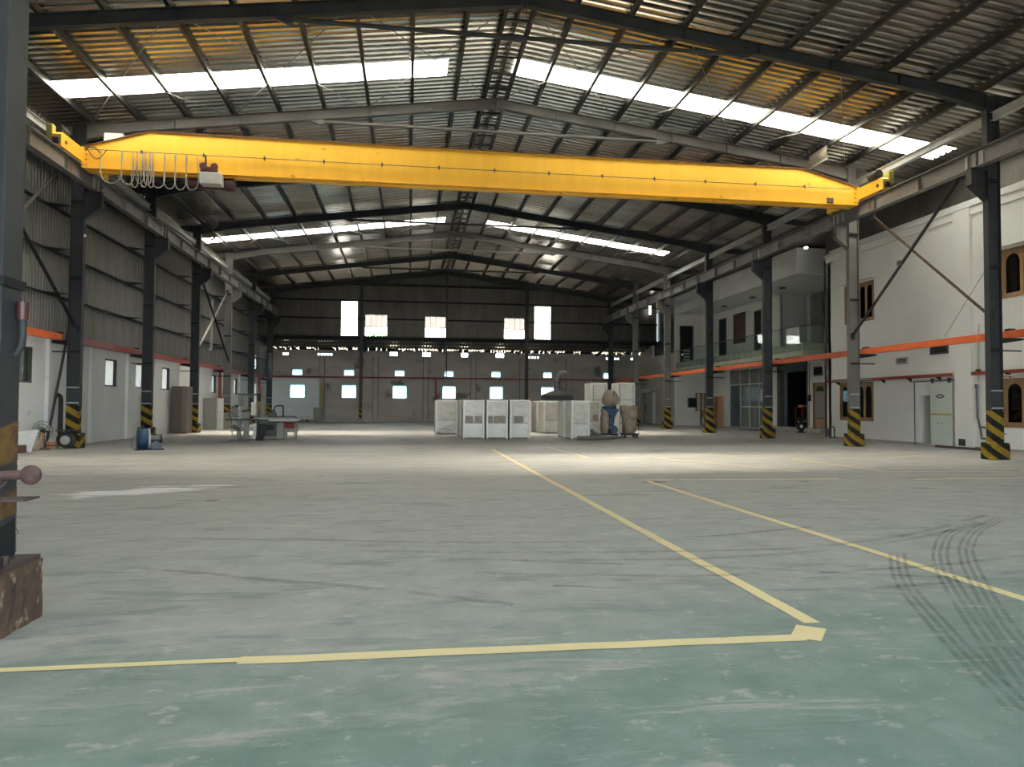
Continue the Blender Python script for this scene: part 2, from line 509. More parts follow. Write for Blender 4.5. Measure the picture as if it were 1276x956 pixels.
# ------------------------------------------------------------------ mesh helpers
class MB:
    def __init__(s):
        s.v, s.f, s.sm = [], [], []

    def add(s, vs, fs, smooth=False):
        o = len(s.v)
        s.v += [tuple(p) for p in vs]
        s.f += [[o + i for i in f] for f in fs]
        s.sm += [smooth] * len(fs)
        return s

    def box(s, x0, x1, y0, y1, z0, z1):
        vs = [(x, y, z) for z in (z0, z1) for y in (y0, y1) for x in (x0, x1)]
        return s.add(vs, [(0, 2, 3, 1), (4, 5, 7, 6), (0, 1, 5, 4), (2, 6, 7, 3), (0, 4, 6, 2), (1, 3, 7, 5)])

    def bbox(s, x0, x1, y0, y1, z0, z1, b=0.02):
        """box with chamfered edges"""
        vs, idx = [], {}
        for i, x in enumerate((x0, x1)):
            for j, y in enumerate((y0, y1)):
                for k, z in enumerate((z0, z1)):
                    dx, dy, dz = b * (1 - 2 * i), b * (1 - 2 * j), b * (1 - 2 * k)
                    for a, p in enumerate(((x, y + dy, z + dz), (x + dx, y, z + dz), (x + dx, y + dy, z))):
                        idx[(i, j, k, a)] = len(vs)
                        vs.append(p)
        I = lambda *t: idx[t]
        fs = []
        for i in (0, 1):
            fs.append([I(i, 0, 0, 0), I(i, 0, 1, 0), I(i, 1, 1, 0), I(i, 1, 0, 0)])
            fs.append([I(0, i, 0, 1), I(0, i, 1, 1), I(1, i, 1, 1), I(1, i, 0, 1)])
            fs.append([I(0, 0, i, 2), I(0, 1, i, 2), I(1, 1, i, 2), I(1, 0, i, 2)])
            for j in (0, 1):
                fs.append([I(i, j, 0, 0), I(i, j, 1, 0), I(i, j, 1, 1), I(i, j, 0, 1)])
                fs.append([I(i, 0, j, 0), I(i, 1, j, 0), I(i, 1, j, 2), I(i, 0, j, 2)])
                fs.append([I(0, i, j, 1), I(1, i, j, 1), I(1, i, j, 2), I(0, i, j, 2)])
                for k in (0, 1):
                    fs.append([I(i, j, k, 0), I(i, j, k, 1), I(i, j, k, 2)])
        return s.add(vs, fs)

    def cyl(s, p0, p1, r, n=12, r1=None, caps=True):
        p0, p1 = Vector(p0), Vector(p1)
        r1 = r if r1 is None else r1
        d = (p1 - p0).normalized()
        a = d.orthogonal().normalized()
        b = d.cross(a)
        vs = []
        for p, rr in ((p0, r), (p1, r1)):
            for k in range(n):
                t = 2 * math.pi * k / n
                vs.append(p + a * (rr * math.cos(t)) + b * (rr * math.sin(t)))
        s.add(vs, [(k, (k + 1) % n, n + (k + 1) % n, n + k) for k in range(n)], True)
        if caps:
            s.add(vs[:n], [list(range(n))[::-1]])
            s.add(vs[n:], [list(range(n))])
        return s

    def tube(s, path, r, n=8):
        path = [Vector(p) for p in path]
        vs, prev = [], None
        for i, p in enumerate(path):
            d = (path[min(i + 1, len(path) - 1)] - path[max(i - 1, 0)]).normalized()
            if prev is None:
                a = d.orthogonal().normalized()
            else:
                a = (prev - d * prev.dot(d)).normalized()
            prev = a
            b = d.cross(a)
            for k in range(n):
                t = 2 * math.pi * k / n
                vs.append(p + a * (r * math.cos(t)) + b * (r * math.sin(t)))
        fs = []
        for i in range(len(path) - 1):
            for k in range(n):
                fs.append((i * n + k, i * n + (k + 1) % n, (i + 1) * n + (k + 1) % n, (i + 1) * n + k))
        s.add(vs, fs, True)
        s.add(vs[:n], [list(range(n))[::-1]])
        s.add(vs[-n:], [list(range(n))])
        return s

    def prism(s, poly, axis, a, b):
        """poly: 2-D outline in the two other axes (in x,y,z order), swept along axis from a to b"""
        def mk(p, t):
            q = list(p)
            q.insert(axis, t)
            return tuple(q)
        n = len(poly)
        vs = [mk(p, a) for p in poly] + [mk(p, b) for p in poly]
        fs = [tuple(range(n)), tuple(range(2 * n - 1, n - 1, -1))]
        fs += [(k, n + k, n + (k + 1) % n, (k + 1) % n) for k in range(n)]
        return s.add(vs, fs)

    def bar(s, p0, p1, wd, ht, upv=(0, 0, 1)):
        """rectangular bar from p0 to p1"""
        p0, p1 = Vector(p0), Vector(p1)
        d = (p1 - p0).normalized()
        a = d.cross(Vector(upv))
        if a.length < 1e-4:
            a = d.orthogonal()
        a.normalize()
        b = a.cross(d).normalized()
        vs = []
        for p in (p0, p1):
            for sa, sb in ((-1, -1), (1, -1), (1, 1), (-1, 1)):
                vs.append(p + a * (sa * wd / 2) + b * (sb * ht / 2))
        return s.add(vs, [(0, 1, 2, 3), (7, 6, 5, 4), (0, 4, 5, 1), (1, 5, 6, 2), (2, 6, 7, 3), (3, 7, 4, 0)])

    def lathe(s, prof, c, n=16, axis=2):
        """prof: (radius, height) pairs about an axis through c"""
        vs = []
        for r, h in prof:
            for k in range(n):
                t = 2 * math.pi * k / n
                q = [r * math.cos(t), r * math.sin(t)]
                q.insert(axis, h)
                vs.append((c[0] + q[0], c[1] + q[1], c[2] + q[2]))
        fs = []
        for i in range(len(prof) - 1):
            for k in range(n):
                fs.append((i * n + k, i * n + (k + 1) % n, (i + 1) * n + (k + 1) % n, (i + 1) * n + k))
        s.add(vs, fs, True)
        s.add(vs[:n], [list(range(n))[::-1]])
        s.add(vs[-n:], [list(range(n))])
        return s

    def jitter(s, amt, seed):
        r = random.Random(seed)
        seen = {}
        out = []
        for p in s.v:
            k = tuple(round(c, 4) for c in p)
            if k not in seen:
                seen[k] = tuple(c + r.uniform(-amt, amt) for c in p)
            out.append(seen[k])
        s.v = out
        return s

    def mesh(s, name, m):
        me = bpy.data.meshes.new(name)
        me.from_pydata(s.v, [], s.f)
        me.polygons.foreach_set('use_smooth', s.sm)
        me.materials.append(MAT[m])
        me.update()
        import bmesh
        bm = bmesh.new()
        bm.from_mesh(me)
        bmesh.ops.recalc_face_normals(bm, faces=bm.faces)
        bm.to_mesh(me)
        bm.free()
        return me

    def build(s, name, m, parent=None, loc=None, world=False):
        if world and parent is not None:
            l = parent.matrix_basis.translation
            if parent.parent is not None:
                l = l + parent.parent.matrix_basis.translation
            s.v = [(a - l.x, b - l.y, c - l.z) for a, b, c in s.v]
        o = bpy.data.objects.new(name, s.mesh(name, m))
        col.objects.link(o)
        if parent is not None:
            o.parent = parent
        if loc is not None:
            o.location = loc
        return o


def tag(o, label, cat, group=None):
    o['label'] = label
    o['category'] = cat
    if group:
        o['group'] = group
    return o


def thing(name, label, cat, loc=(0, 0, 0), rz=0.0, group=None):
    o = bpy.data.objects.new(name, None)
    col.objects.link(o)
    o.location = loc
    o.rotation_euler = (0, 0, rz)
    return tag(o, label, cat, group)


def struct(o, label=None):
    o['kind'] = 'structure'
    if label:
        o['label'] = label
        o['category'] = o.name.split('_')[0].split('.')[0]
    return o


def dup(root, loc, rz=None, label=None, group=None):
    r = root.copy()
    col.objects.link(r)
    r.location = loc
    if rz is not None:
        r.rotation_euler = (0, 0, rz)
    if label:
        r['label'] = label
    if group:
        r['group'] = group
    for ch in list(root.children):
        c = ch.copy()
        col.objects.link(c)
        c.parent = r
        for g in list(ch.children):
            d = g.copy()
            col.objects.link(d)
            d.parent = c
    return r


def repaint(root, frm, to):
    for ch in root.children_recursive:
        if ch.type == 'MESH' and ch.data.materials[0] == MAT[frm]:
            ch.material_slots[0].link = 'OBJECT'
            ch.material_slots[0].material = MAT[to]


def child_copy(o, loc, parent=None, name=None):
    c = o.copy()
    col.objects.link(c)
    c.parent = parent if parent is not None else o.parent
    c.location = loc
    return c


def wall_boxes(a0, a1, z0, z1, holes):
    """rectangles (a0,a1,z0,z1) that fill a wall panel around its holes"""
    As = sorted({a0, a1, *[h[0] for h in holes], *[h[1] for h in holes]})
    Zs = sorted({z0, z1, *[h[2] for h in holes], *[h[3] for h in holes]})
    As = [a for a in As if a0 <= a <= a1]
    Zs = [z for z in Zs if z0 <= z <= z1]
    out = []
    for i in range(len(As) - 1):
        run = None
        for j in range(len(Zs) - 1):
            ca, cz = (As[i] + As[i + 1]) / 2, (Zs[j] + Zs[j + 1]) / 2
            solid = not any(h[0] < ca < h[1] and h[2] < cz < h[3] for h in holes)
            if solid:
                if run is None:
                    run = Zs[j]
            elif run is not None:
                out.append((As[i], As[i + 1], run, Zs[j]))
                run = None
        if run is not None:
            out.append((As[i], As[i + 1], run, z1))
    return out


def ordinal(n):
    return ['', 'first', 'second', 'third', 'fourth', 'fifth', 'sixth', 'seventh', 'eighth'][n]

#@@STRUCT
# ================================================================== THE SETTING
# ------------------------------------------------------------------ floor
mb = MB()
mb.box(-12.6, 28.4, -14, 66, -0.3, 0)
floor = struct(mb.build('floor', 'floor_paint'), 'worn grey-green painted concrete hall floor')
mb = MB()
mb.box(-80, 100, -90, 150, -0.42, -0.31)
struct(mb.build('ground', 'dirt'), 'bare ground outside the hall')


STRIP_N = [0]


def strip(pts, wd, m, name, z=0.004, jitter=0.0):
    """flat painted strip through floor points"""
    STRIP_N[0] += 1
    z += 0.0002 * STRIP_N[0]
    mb_ = MB()
    P = [Vector((x, y, 0)) for x, y in pts]
    vs = []
    for i, p in enumerate(P):
        d = (P[min(i + 1, len(P) - 1)] - P[max(i - 1, 0)]).normalized()
        n = Vector((-d.y, d.x, 0)) * (wd / 2)
        j = random.uniform(-jitter, jitter)
        vs += [(p.x + n.x * (1 + j), p.y + n.y * (1 + j), z), (p.x - n.x * (1 - j), p.y - n.y * (1 - j), z)]
    mb_.add(vs, [(2 * i, 2 * i + 1, 2 * i + 3, 2 * i + 2) for i in range(len(P) - 1)])
    return mb_.build(name, m, floor)


def seg(a, b, n=12):
    return [(a[0] + (b[0] - a[0]) * k / n, a[1] + (b[1] - a[1]) * k / n) for k in range(n + 1)]


strip(seg((-8.0, 4.44), (-0.97, 4.48)), 0.07, 'line_paint', 'floor_line', jitter=0.1)
strip(seg((-0.97, 4.46), (2.56, 4.46)), 0.125, 'line_paint', 'floor_line', jitter=0.1)
strip(seg((2.56, 4.42), (2.74, 4.66), 3), 0.19, 'line_paint', 'floor_line')
strip(seg((2.80, 4.74), (2.86, 24.9), 60), 0.12, 'line_paint', 'floor_line', jitter=0.15)
strip(seg((4.86, -3.0), (4.78, 14.1), 60), 0.12, 'line_paint', 'floor_line', jitter=0.15)
strip(seg((5.02, 26.0), (5.22, 20.55), 8), 0.09, 'line_faded', 'floor_line')
strip(seg((7.2, 20.6), (9.15, 15.9), 10), 0.10, 'line_faded', 'floor_line')
strip(seg((9.15, 15.9), (4.8, 15.75), 8), 0.08, 'line_faded', 'floor_line')
strip(seg((4.76, 14.35), (9.0, 14.2), 8), 0.10, 'line_faded', 'floor_line')
strip(seg((10.6, 14.0), (15.4, 14.0), 8), 0.10, 'line_faded', 'floor_line')
strip(seg((11.15, 15.75), (17.0, 15.4), 10), 0.09, 'line_faded', 'floor_line')
strip(seg((11.15, 15.75), (11.1, 19.85), 10), 0.10, 'line_faded', 'floor_line')
strip(seg((11.1, 19.85), (14.2, 19.9), 10), 0.09, 'line_faded', 'floor_line')
strip(seg((14.2, 19.9), (16.0, 21.0), 6), 0.09, 'line_faded', 'floor_line')
strip(seg((9.6, 20.9), (15.0, 23.0), 8), 0.08, 'line_faded', 'floor_line')
strip(seg((8.2, 22.0), (11.8, 20.9), 8), 0.08, 'line_faded', 'floor_line')


def arc(cx, cy, r, a0, a1, n=26):
    return [(cx + r * math.cos(math.radians(a0 + (a1 - a0) * k / n)), cy + r * math.sin(math.radians(a0 + (a1 - a0) * k / n))) for k in range(n + 1)]


def tyre(pts, wd=0.17):
    for off in (-0.062, 0.0, 0.062):
        P = []
        for i, (x, y) in enumerate(pts):
            a, b = pts[max(i - 1, 0)], pts[min(i + 1, len(pts) - 1)]
            d = Vector((b[0] - a[0], b[1] - a[1])).normalized()
            P.append((x - d.y * off, y + d.x * off))
        strip(P, 0.034, 'tyre_mark', 'tyre_mark', z=0.007)


def spline(P, n=6):
    out = []
    for i in range(len(P) - 1):
        p0, p1, p2, p3 = P[max(i - 1, 0)], P[i], P[i + 1], P[min(i + 2, len(P) - 1)]
        for k in range(n):
            t = k / n
            out.append(tuple(0.5 * (2 * p1[c] + (p2[c] - p0[c]) * t + (2 * p0[c] - 5 * p1[c] + 4 * p2[c] - p3[c]) * t * t + (3 * p1[c] - p0[c] - 3 * p2[c] + p3[c]) * t ** 3) for c in (0, 1)))
    return out + [P[-1]]


tyre(spline([(7.92, 8.81), (6.92, 8.04), (6.0, 7.12), (5.45, 6.45), (4.96, 5.78), (4.27, 4.8), (3.81, 4.07), (3.5, 3.4)]))
tyre(spline([(7.45, 8.59), (6.46, 7.92), (5.62, 7.03), (5.06, 6.32), (4.57, 5.6), (3.81, 4.39), (3.27, 3.49)]))
tyre(spline([(5.01, 6.89), (4.43, 6.06), (4.04, 5.4), (3.68, 4.67), (3.38, 4.05), (3.01, 3.22)]))
for pts in ([(8.04, 9.16), (5.82, 7.83), (4.85, 7.44), (3.7, 7.2), (1.56, 7.28), (-0.5, 7.6)], [(7.4, 8.5), (5.6, 7.55), (4.0, 7.0), (2.4, 6.85), (0.4, 7.1)],
            [(-2.51, 7.06), (-1.2, 6.48), (-0.17, 5.98), (0.8, 5.43)], [(1.0, 6.95), (2.91, 6.46), (4.21, 5.99), (5.4, 5.7)], [(0.6, 6.5), (2.2, 6.2), (4.0, 6.15), (6.2, 6.6), (8.0, 7.4)],
            [(1.2, 5.95), (2.6, 5.65), (4.2, 5.6), (6.0, 6.1)], [(-1.6, 8.4), (0.8, 7.9), (3.0, 7.9), (5.0, 8.5)]):
    strip(spline(pts), 0.085, 'scuff_mark', 'tyre_scuff', z=0.006, jitter=0.3)

# ------------------------------------------------------------------ ceiling: sheets, skylights, purlins, struts, rods
ceiling = bpy.data.objects.new('ceiling', None)
col.objects.link(ceiling)
struct(ceiling, 'corrugated metal pitched roof over the hall with translucent strips')


def ribs(w_, pitch, h, top=0.30, side=0.08):
    """trapezoid profile over width w_: list of (t, height)"""
    n = max(1, round(w_ / pitch))
    p = w_ / n
    pr = []
    for k in range(n):
        a = k * p
        pr += [(a, 0), (a + p * (1 - top - 2 * side), 0), (a + p * (1 - top - side), h), (a + p * (1 - side), h)]
    pr.append((w_, 0))
    return pr


RIBS = ribs(1.2, 0.3, 0.075, top=0.34, side=0.11)


def roof_piece(x0, x1):
    mb_ = MB()
    vs = []
    for x in (x0, x1):
        for t, h in RIBS:
            vs.append((x, t, roof_z(x) + h))
    n = len(RIBS)
    mb_.add(vs, [(k, k + 1, n + k + 1, n + k) for k in range(n - 1)])
    return mb_


XE0, XE1 = -12.45, 20.95
full = {}
full['l'] = roof_piece(XE0, XC).mesh('roof_sheet', 'roof_sheet')
full['r'] = roof_piece(XC, XE1).mesh('roof_sheet', 'roof_sheet')


def place(name, me, loc, parent):
    o = bpy.data.objects.new(name, me)
    col.objects.link(o)
    o.parent = parent
    o.location = loc
    return o


sky_rows = {-17: 0, 0: 1, 17: 2}
for k in range(-27, 32):
    y0 = 23.35 + 1.2 * k
    if k not in sky_rows:
        place('roof_sheet', full['l'], (0, y0, 0), ceiling)
        place('roof_sheet', full['r'], (0, y0, 0), ceiling)
        continue
    (ya, yb, xa, xb, xc_, xd) = SKYLIGHTS[sky_rows[k]]
    cuts = [(XE0, xa, 0), (xa, (xa + xb) / 2 - 0.6, 1), ((xa + xb) / 2 - 0.6, xb, 1), (xb, XC, 0), (XC, xc_, 0)]
    if k == 0:
        cuts += [(xc_, 7.8, 1), (7.8, 11.55, 1), (11.55, 12.1, 2), (12.1, xd, 1)]
    else:
        cuts += [(xc_, (xc_ + xd) / 2, 1), ((xc_ + xd) / 2, xd, 1)]
    cuts.append((xd, XE1, 0))
    for p, q, s in cuts:
        if q - p < 0.02:
            continue
        diffusing = k == 0 and (q < XC or p > 12)  # sheets that pass less direct sun, to shorten the band on the floor
        m_ = ('roof_sheet', 'skylight_sheet_dirty' if diffusing else 'skylight_sheet', 'gable_translucent')[s]
        roof_piece(p, q).build('skylight_panel' if s == 1 else 'roof_sheet', m_, ceiling, (0, y0, 0))

mb = MB()
mb.prism([(XC - 0.35, roof_z(XC) - 0.0), (XC, ZR + 0.1), (XC + 0.35, roof_z(XC) - 0.0), (XC, ZR + 0.02)], 1, -9, 61.3)
mb.build('ridge_cap', 'roof_sheet', ceiling)

offs = [0.36] + [1.45 + 1.55 * k for k in range(0, 12)]


def purlin(x):
    z = roof_z(x)
    mb_ = MB()
    s = 1 if x > XC else -1
    mb_.box(x - 0.006, x + 0.006, -9, 60.9, z - 0.2, z - 0.004)
    mb_.box(min(x, x + s * 0.1), max(x, x + s * 0.1), -9, 60.9, z - 0.2, z - 0.19)
    mb_.box(min(x, x + s * 0.012), max(x, x + s * 0.012) , -9, 60.9, z - 0.2, z - 0.17)
    mb_.build('purlin', 'purlin_steel', ceiling)


for d in offs:
    for s in (-1, 1):
        x = XC + s * d
        if XE0 + 0.1 < x < XE1 - 0.1:
            purlin(x)
rung = MB().box(XC - 0.35, XC + 0.35, -0.02, 0.02, ZR - 0.2, ZR - 0.14).mesh('ridge_rung', 'purlin_steel')
for k in range(36):
    place('ridge_rung', rung, (0, 18.5 + 1.15 * k, 0), ceiling)
mb = MB()
mb.box(XC - 0.03, XC + 0.03, 10, 60.9, ZR - 0.14, ZR - 0.09)
mb.build('ridge_rod', 'purlin_steel', ceiling)
# eave struts between the column heads
for i in range(0, 7):
    ya, yb = frame_y(i) + 0.2, frame_y(i + 1)
    for x, z in ((XR + 0.2, 10.27), (XL - 0.25, 10.0)):
        mb = MB()
        mb.box(x - 0.08, x + 0.08, ya, yb, z - 0.13, z - 0.115)
        mb.box(x - 0.08, x + 0.08, ya, yb, z + 0.115, z + 0.13)
        mb.box(x - 0.01, x + 0.01, ya, yb, z - 0.115, z + 0.115)
        mb.build('eave_strut', 'grey_paint', ceiling)
# bracing rods under the sheets
for i in (1, 4):
    ya, yb = frame_y(i) + 0.1, frame_y(i + 1) + 0.1
    for xa, xb in ((-10.9, -6.2), (-6.2, -1.6), (-1.6, 3.06), (3.06, 7.7), (7.7, 12.4), (12.4, 17.0)):
        for a, b in ((xa, xb), (xb, xa)):
            mb = MB()
            mb.cyl((a, ya, roof_z(a) - 0.26), (b, yb, roof_z(b) - 0.26), 0.012, 6)
            mb.build('brace_rod', 'runway_steel', ceiling)

# loose sheet flap and box hanging near the eave over the crane
flap = thing('hanging_sheet', 'bent loose metal sheet hanging under the roof above the crane end', 'metal sheet', (15.2, 25.3, 11.2))
mb = MB()
prof = [(0.0, 0.0), (0.02, -0.1), (-0.02, -0.2), (0.0, -0.32), (0.05, -0.42), (0.0, -0.52)]
mb.add([(x, y, z) for (x, z) in prof for y in (-0.7, 0.5)], [(2 * k, 2 * k + 1, 2 * k + 3, 2 * k + 2) for k in range(5)])
mb.add([(x + 0.02, y, z) for (x, z) in prof for y in (-0.7, 0.5)], [(2 * k, 2 * k + 1, 2 * k + 3, 2 * k + 2) for k in range(5)])
mb.build('sheet', 'flap_tin', flap)
MB().cyl((0, -0.6, 0), (0, -0.6, 0.3), 0.008, 6).build('wire', 'rope', flap)
MB().cyl((0, 0.4, 0), (0, 0.4, 0.3), 0.008, 6).build('wire', 'rope', flap)

# ------------------------------------------------------------------ left wall
def lz0(y):
    return 7.2 - (y - 61.0) * 0.155


LW = [(30.83, 32.01, 2.2, 3.3), (34.1, 35.2, 2.2, 3.3), (37.57, 38.71, 2.2, 3.3), (23.9, 25.2, 2.15, 3.3), (46.6, 47.6, 2.2, 3.3), (52.3, 53.3, 2.2, 3.3), (58.6, 59.6, 4.4, 5.4), (59.0, 59.9, 0.6, 3.2)]
mb = MB()
for a, b, c, d in wall_boxes(YF0, 65.5, 0, 3.78, [h for h in LW if h[2] < 3.5]):
    mb.box(-12.25, -12.0, a, b, c, d)
for y in [frame_y(i) + 0.1 + dy for i in range(-2, 8) for dy in (3.3,)] + [frame_y(i) + 0.1 for i in range(-2, 7)]:
    if not any(h[0] - 0.25 < y < h[1] + 0.25 for h in LW):
        mb.box(-12.0, -11.88, y - 0.18, y + 0.18, 0, 3.7)
mb.box(-12.02, -11.97, YF0, 65.5, 0, 0.0)
wall_left = struct(mb.build('wall_left', 'plaster'), 'white plastered masonry side wall under corrugated cladding')
WRIB = ribs(1.0, 0.2, 0.035, top=0.4, side=0.1)
mb = MB()
n = len(WRIB)
zt = roof_z(-12.2)
mb.add([(-12.2 - h, t, z) for z in (3.78, zt) for t, h in WRIB], [(k, k + 1, n + k + 1, n + k) for k in range(n - 1)])
cl = mb.mesh('cladding_sheet', 'wall_sheet')
for k in range(70):
    y = YF0 + k
    if y < 58.3 or y > 59.7:
        place('cladding_sheet', cl, (0, y, 0), wall_left)
for (za, zb) in ((3.78, 4.4), (5.4, zt)):
    mb = MB()
    mb.add([(-12.2 - h, t, z) for z in (za, zb) for t, h in WRIB], [(k, k + 1, n + k + 1, n + k) for k in range(n - 1)])
    mb.build('cladding_sheet', 'wall_sheet', wall_left, (0, 58.4, 0))
    mb = MB()
    mb.add([(-12.2 - h, t, z) for z in (za, zb) for t, h in WRIB], [(k, k + 1, n + k + 1, n + k) for k in range(n - 1)])
    mb.build('cladding_sheet', 'wall_sheet', wall_left, (0, 59.4, 0))
for k in range(5):
    y = 61.4 + 0.9 * k
    MB().box(-12.2, -12.17, y, y + 0.9, 3.78, lz0(y)).build('cladding_sheet', 'wall_sheet', wall_left)
g = MB()
g.box(-12.19, -11.99, 0, B, 0, 0.012)
g.box(-12.0, -11.988, 0, B, -0.07, 0.012)
gm = g.mesh('girt', 'dark_plate')
tm = MB().prism([(-12.0, -0.35), (-11.42, 0.0), (-12.0, 0.35)], 2, 0, 0.02).mesh('girt_bracket', 'dark_plate')
for i in range(-3, 7):
    for z in (5.2, 6.7, 8.2, 9.6):
        place('girt', gm, (0, frame_y(i), z), wall_left)
        place('girt_bracket', tm, (0, frame_y(i + 1) + 0.1, z), wall_left)


def frosted_window(n_, h, pane, frame, label):
    o = bpy.data.objects.new('window_%d' % n_, None)
    col.objects.link(o)
    o.location = (-12.1, (h[0] + h[1]) / 2, h[2])
    struct(o, label)
    a, b, c, d = h
    MB().box(-12.13, -12.12, a, b, c, d).build('pane', pane, o, world=True)
    t = 0.05
    mb_ = MB()
    for r in ((a, b, c, c + t), (a, b, d - t, d), (a, a + t, c + t, d - t), (b - t, b, c + t, d - t)):
        mb_.box(-12.14, -12.0, *r)
    mb_.build('window_frame', frame, o, world=True)
    return o


wn = 1
for h, lab in zip(LW[:3] + LW[4:6], ('frosted side wall window with a blown-out upper half, nearest the wheeled box', 'frosted side wall window partly behind a striped column', 'frosted side wall window beside the brown wardrobe', 'small frosted side wall window behind the leaning boards', 'small frosted side wall window behind the bandsaw')):
    frosted_window(wn, h, 'frosted_pane', 'frame_steel', lab)
    wn += 1
o = frosted_window(wn, LW[3], 'dark_glass', 'machine_green', 'dark green framed side wall window above the white board')
wn += 1
o = frosted_window(wn, LW[6], 'window_glass', 'grey_paint', 'barred high window in the corner of the side wall')
for k in range(5):
    MB().box(-12.08, -12.06, LW[6][0], LW[6][1], 4.5 + 0.19 * k, 4.55 + 0.19 * k).build('bar', 'grey_paint', o, world=True)
wn += 1
o = frosted_window(wn, LW[7], 'frosted_pane', 'white_paint', 'tall lit side opening in the far corner of the side wall')
wn += 1

# ------------------------------------------------------------------ unseen front gable behind the camera, added to cut daylight
mb = MB()
for a, b, c, d in wall_boxes(-12.4, 21.0, 0, 10.6, [(-5, 13, -1, 6.4)]):
    mb.box(a, b, YF0 - 0.4, YF0 - 0.2, c, d)
mb.prism([(-12.4, 10.6), (21.0, 10.6), (XC, 13.2)], 1, YF0 - 0.4, YF0 - 0.2)
struct(mb.build('wall_front', 'wall_sheet'), 'unseen cladded front gable added to cut daylight, with a wide open gateway')

# ------------------------------------------------------------------ gable wall (upper) with openings
GH = [(-5.58, -4.28, 7.28, 10.08), (-3.63, -1.85, 7.2, 9.0), (1.3, 3.05, 7.2, 8.95), (8.0, 9.72, 7.2, 8.97), (10.62, 11.95, 7.2, 10.05)]
wall_back = bpy.data.objects.new('wall_gable', None)
col.objects.link(wall_back)
wall_back.location = (3.06, YG, 7.1)
struct(wall_back, 'dark corrugated gable wall with bright openings above the lean-to')
cuts = sorted({-12.2, 21.5, *[h[0] for h in GH], *[h[1] for h in GH]} | {-12.0 + k for k in range(34)})
cuts = [c for i, c in enumerate(cuts) if i == 0 or c - cuts[i - 1] > 0.05]


def gable_piece(x0, x1, z0, z1):
    pr = ribs(x1 - x0, 0.2, 0.035, top=0.4, side=0.1)
    mb_ = MB()
    vs = []
    for i in (0, 1):
        for t, h in pr:
            z = z0 if i == 0 else (roof_z(x0 + t) + 0.05 if z1 is None else z1)
            vs.append((x0 + t, YG + 0.1 + h, z))
    n_ = len(pr)
    mb_.add(vs, [(k, k + 1, n_ + k + 1, n_ + k) for k in range(n_ - 1)])
    return mb_


for a, b in zip(cuts[:-1], cuts[1:]):
    m_ = (a + b) / 2
    hole = [h for h in GH if h[0] - 0.03 < m_ < h[1] + 0.03]
    gable_piece(a, b, hole[0][3] if hole else 7.1, None).build('gable_sheet', 'gable_sheet', wall_back, world=True)
for h in (GH[0], GH[4]):  # sheets added over the tall openings to stop sun patches inside
    gable_piece(h[0], h[1], h[2], h[3]).build('translucent_panel', 'gable_bright', wall_back, world=True)
for h in GH[2:4]:  # lower halves filled in too, to keep direct sun off the floor
    gable_piece(h[0], h[1], h[2], 8.0).build('translucent_panel', 'gable_bright', wall_back, world=True)
for h in GH[1:4]:
    mid = 8.05
    gable_piece(h[0], h[1], mid, h[3]).build('translucent_panel', 'gable_translucent', wall_back, world=True)
    for x in (h[0] + 0.45, h[0] + 0.9, h[0] + 1.35):
        MB().box(x - 0.012, x + 0.012, YG + 0.03, YG + 0.06, mid, h[3]).build('glazing_bar', 'grey_paint', wall_back, world=True)
for h in GH:
    MB().box(h[0], h[1], YG + 0.05, YG + 0.08, 8.0, 8.06).build('crossbar', 'red_paint' if h[0] > 7 and h[0] < 9 else 'purlin_steel', wall_back, world=True)
for z in (8.66, 10.15, 11.5):
    hw = (ZR - z) / SL
    xs = [(max(-12.2, XC - hw), min(21.5, XC + hw))]
    for h in GH:
        if h[2] < z < h[3]:
            xs = [s for a, b in xs for s in (((a, h[0]), (h[1], b)) if a < h[0] and h[1] < b else ((a, b),))]
    for a, b in xs:
        MB().box(a, b, YG - 0.1, YG + 0.08, z - 0.06, z + 0.06).build('girt', 'dark_plate', wall_back, world=True)
# beam along the foot of the gable cladding
mb = MB()
mb.box(XL - 0.5, 21.5, YG - 0.12, YG + 0.12, 6.9, 6.93)
mb.box(XL - 0.5, 21.5, YG - 0.12, YG + 0.12, 7.12, 7.16)
mb.box(XL - 0.5, 21.5, YG - 0.02, YG + 0.02, 6.93, 7.12)
mb.build('header_beam', 'dark_plate', wall_back, world=True)

# lean-to roof behind the gable
leanto = bpy.data.objects.new('ceiling_leanto', None)
col.objects.link(leanto)
leanto.location = (3.06, 63.3, 6.7)
struct(leanto, 'low corrugated lean-to roof behind the gable wall')


def lz(y):
    return 7.2 - (y - 61.0) * 0.155


LR = ribs(1.0, 0.25, 0.06, top=0.35, side=0.1)
mb = MB()
n = len(LR)
mb.add([(t, y, lz(y) + h) for y in (60.9, 66.1) for t, h in LR], [(k, k + 1, n + k + 1, n + k) for k in range(n - 1)])
lm = mb.mesh('roof_sheet', 'roof_sheet')
for k in range(34):
    place('roof_sheet', lm, (-12.3 + k - 3.06, -63.3, -6.7), leanto)
for y in (61.9, 63.1, 64.3):
    MB().box(-12.2, 21.5, y - 0.03, y + 0.03, lz(y) - 0.16, lz(y) - 0.005).build('purlin', 'purlin_steel', leanto, world=True)
for x in (XL - 0.25, -3.92, 3.09, 9.9, XR + 0.2):
    MB().bar((x, 61.1, lz(61.1) - 0.3), (x, 65.6, lz(65.6) - 0.25), 0.12, 0.2).build('rafter', 'frame_steel', leanto, world=True)

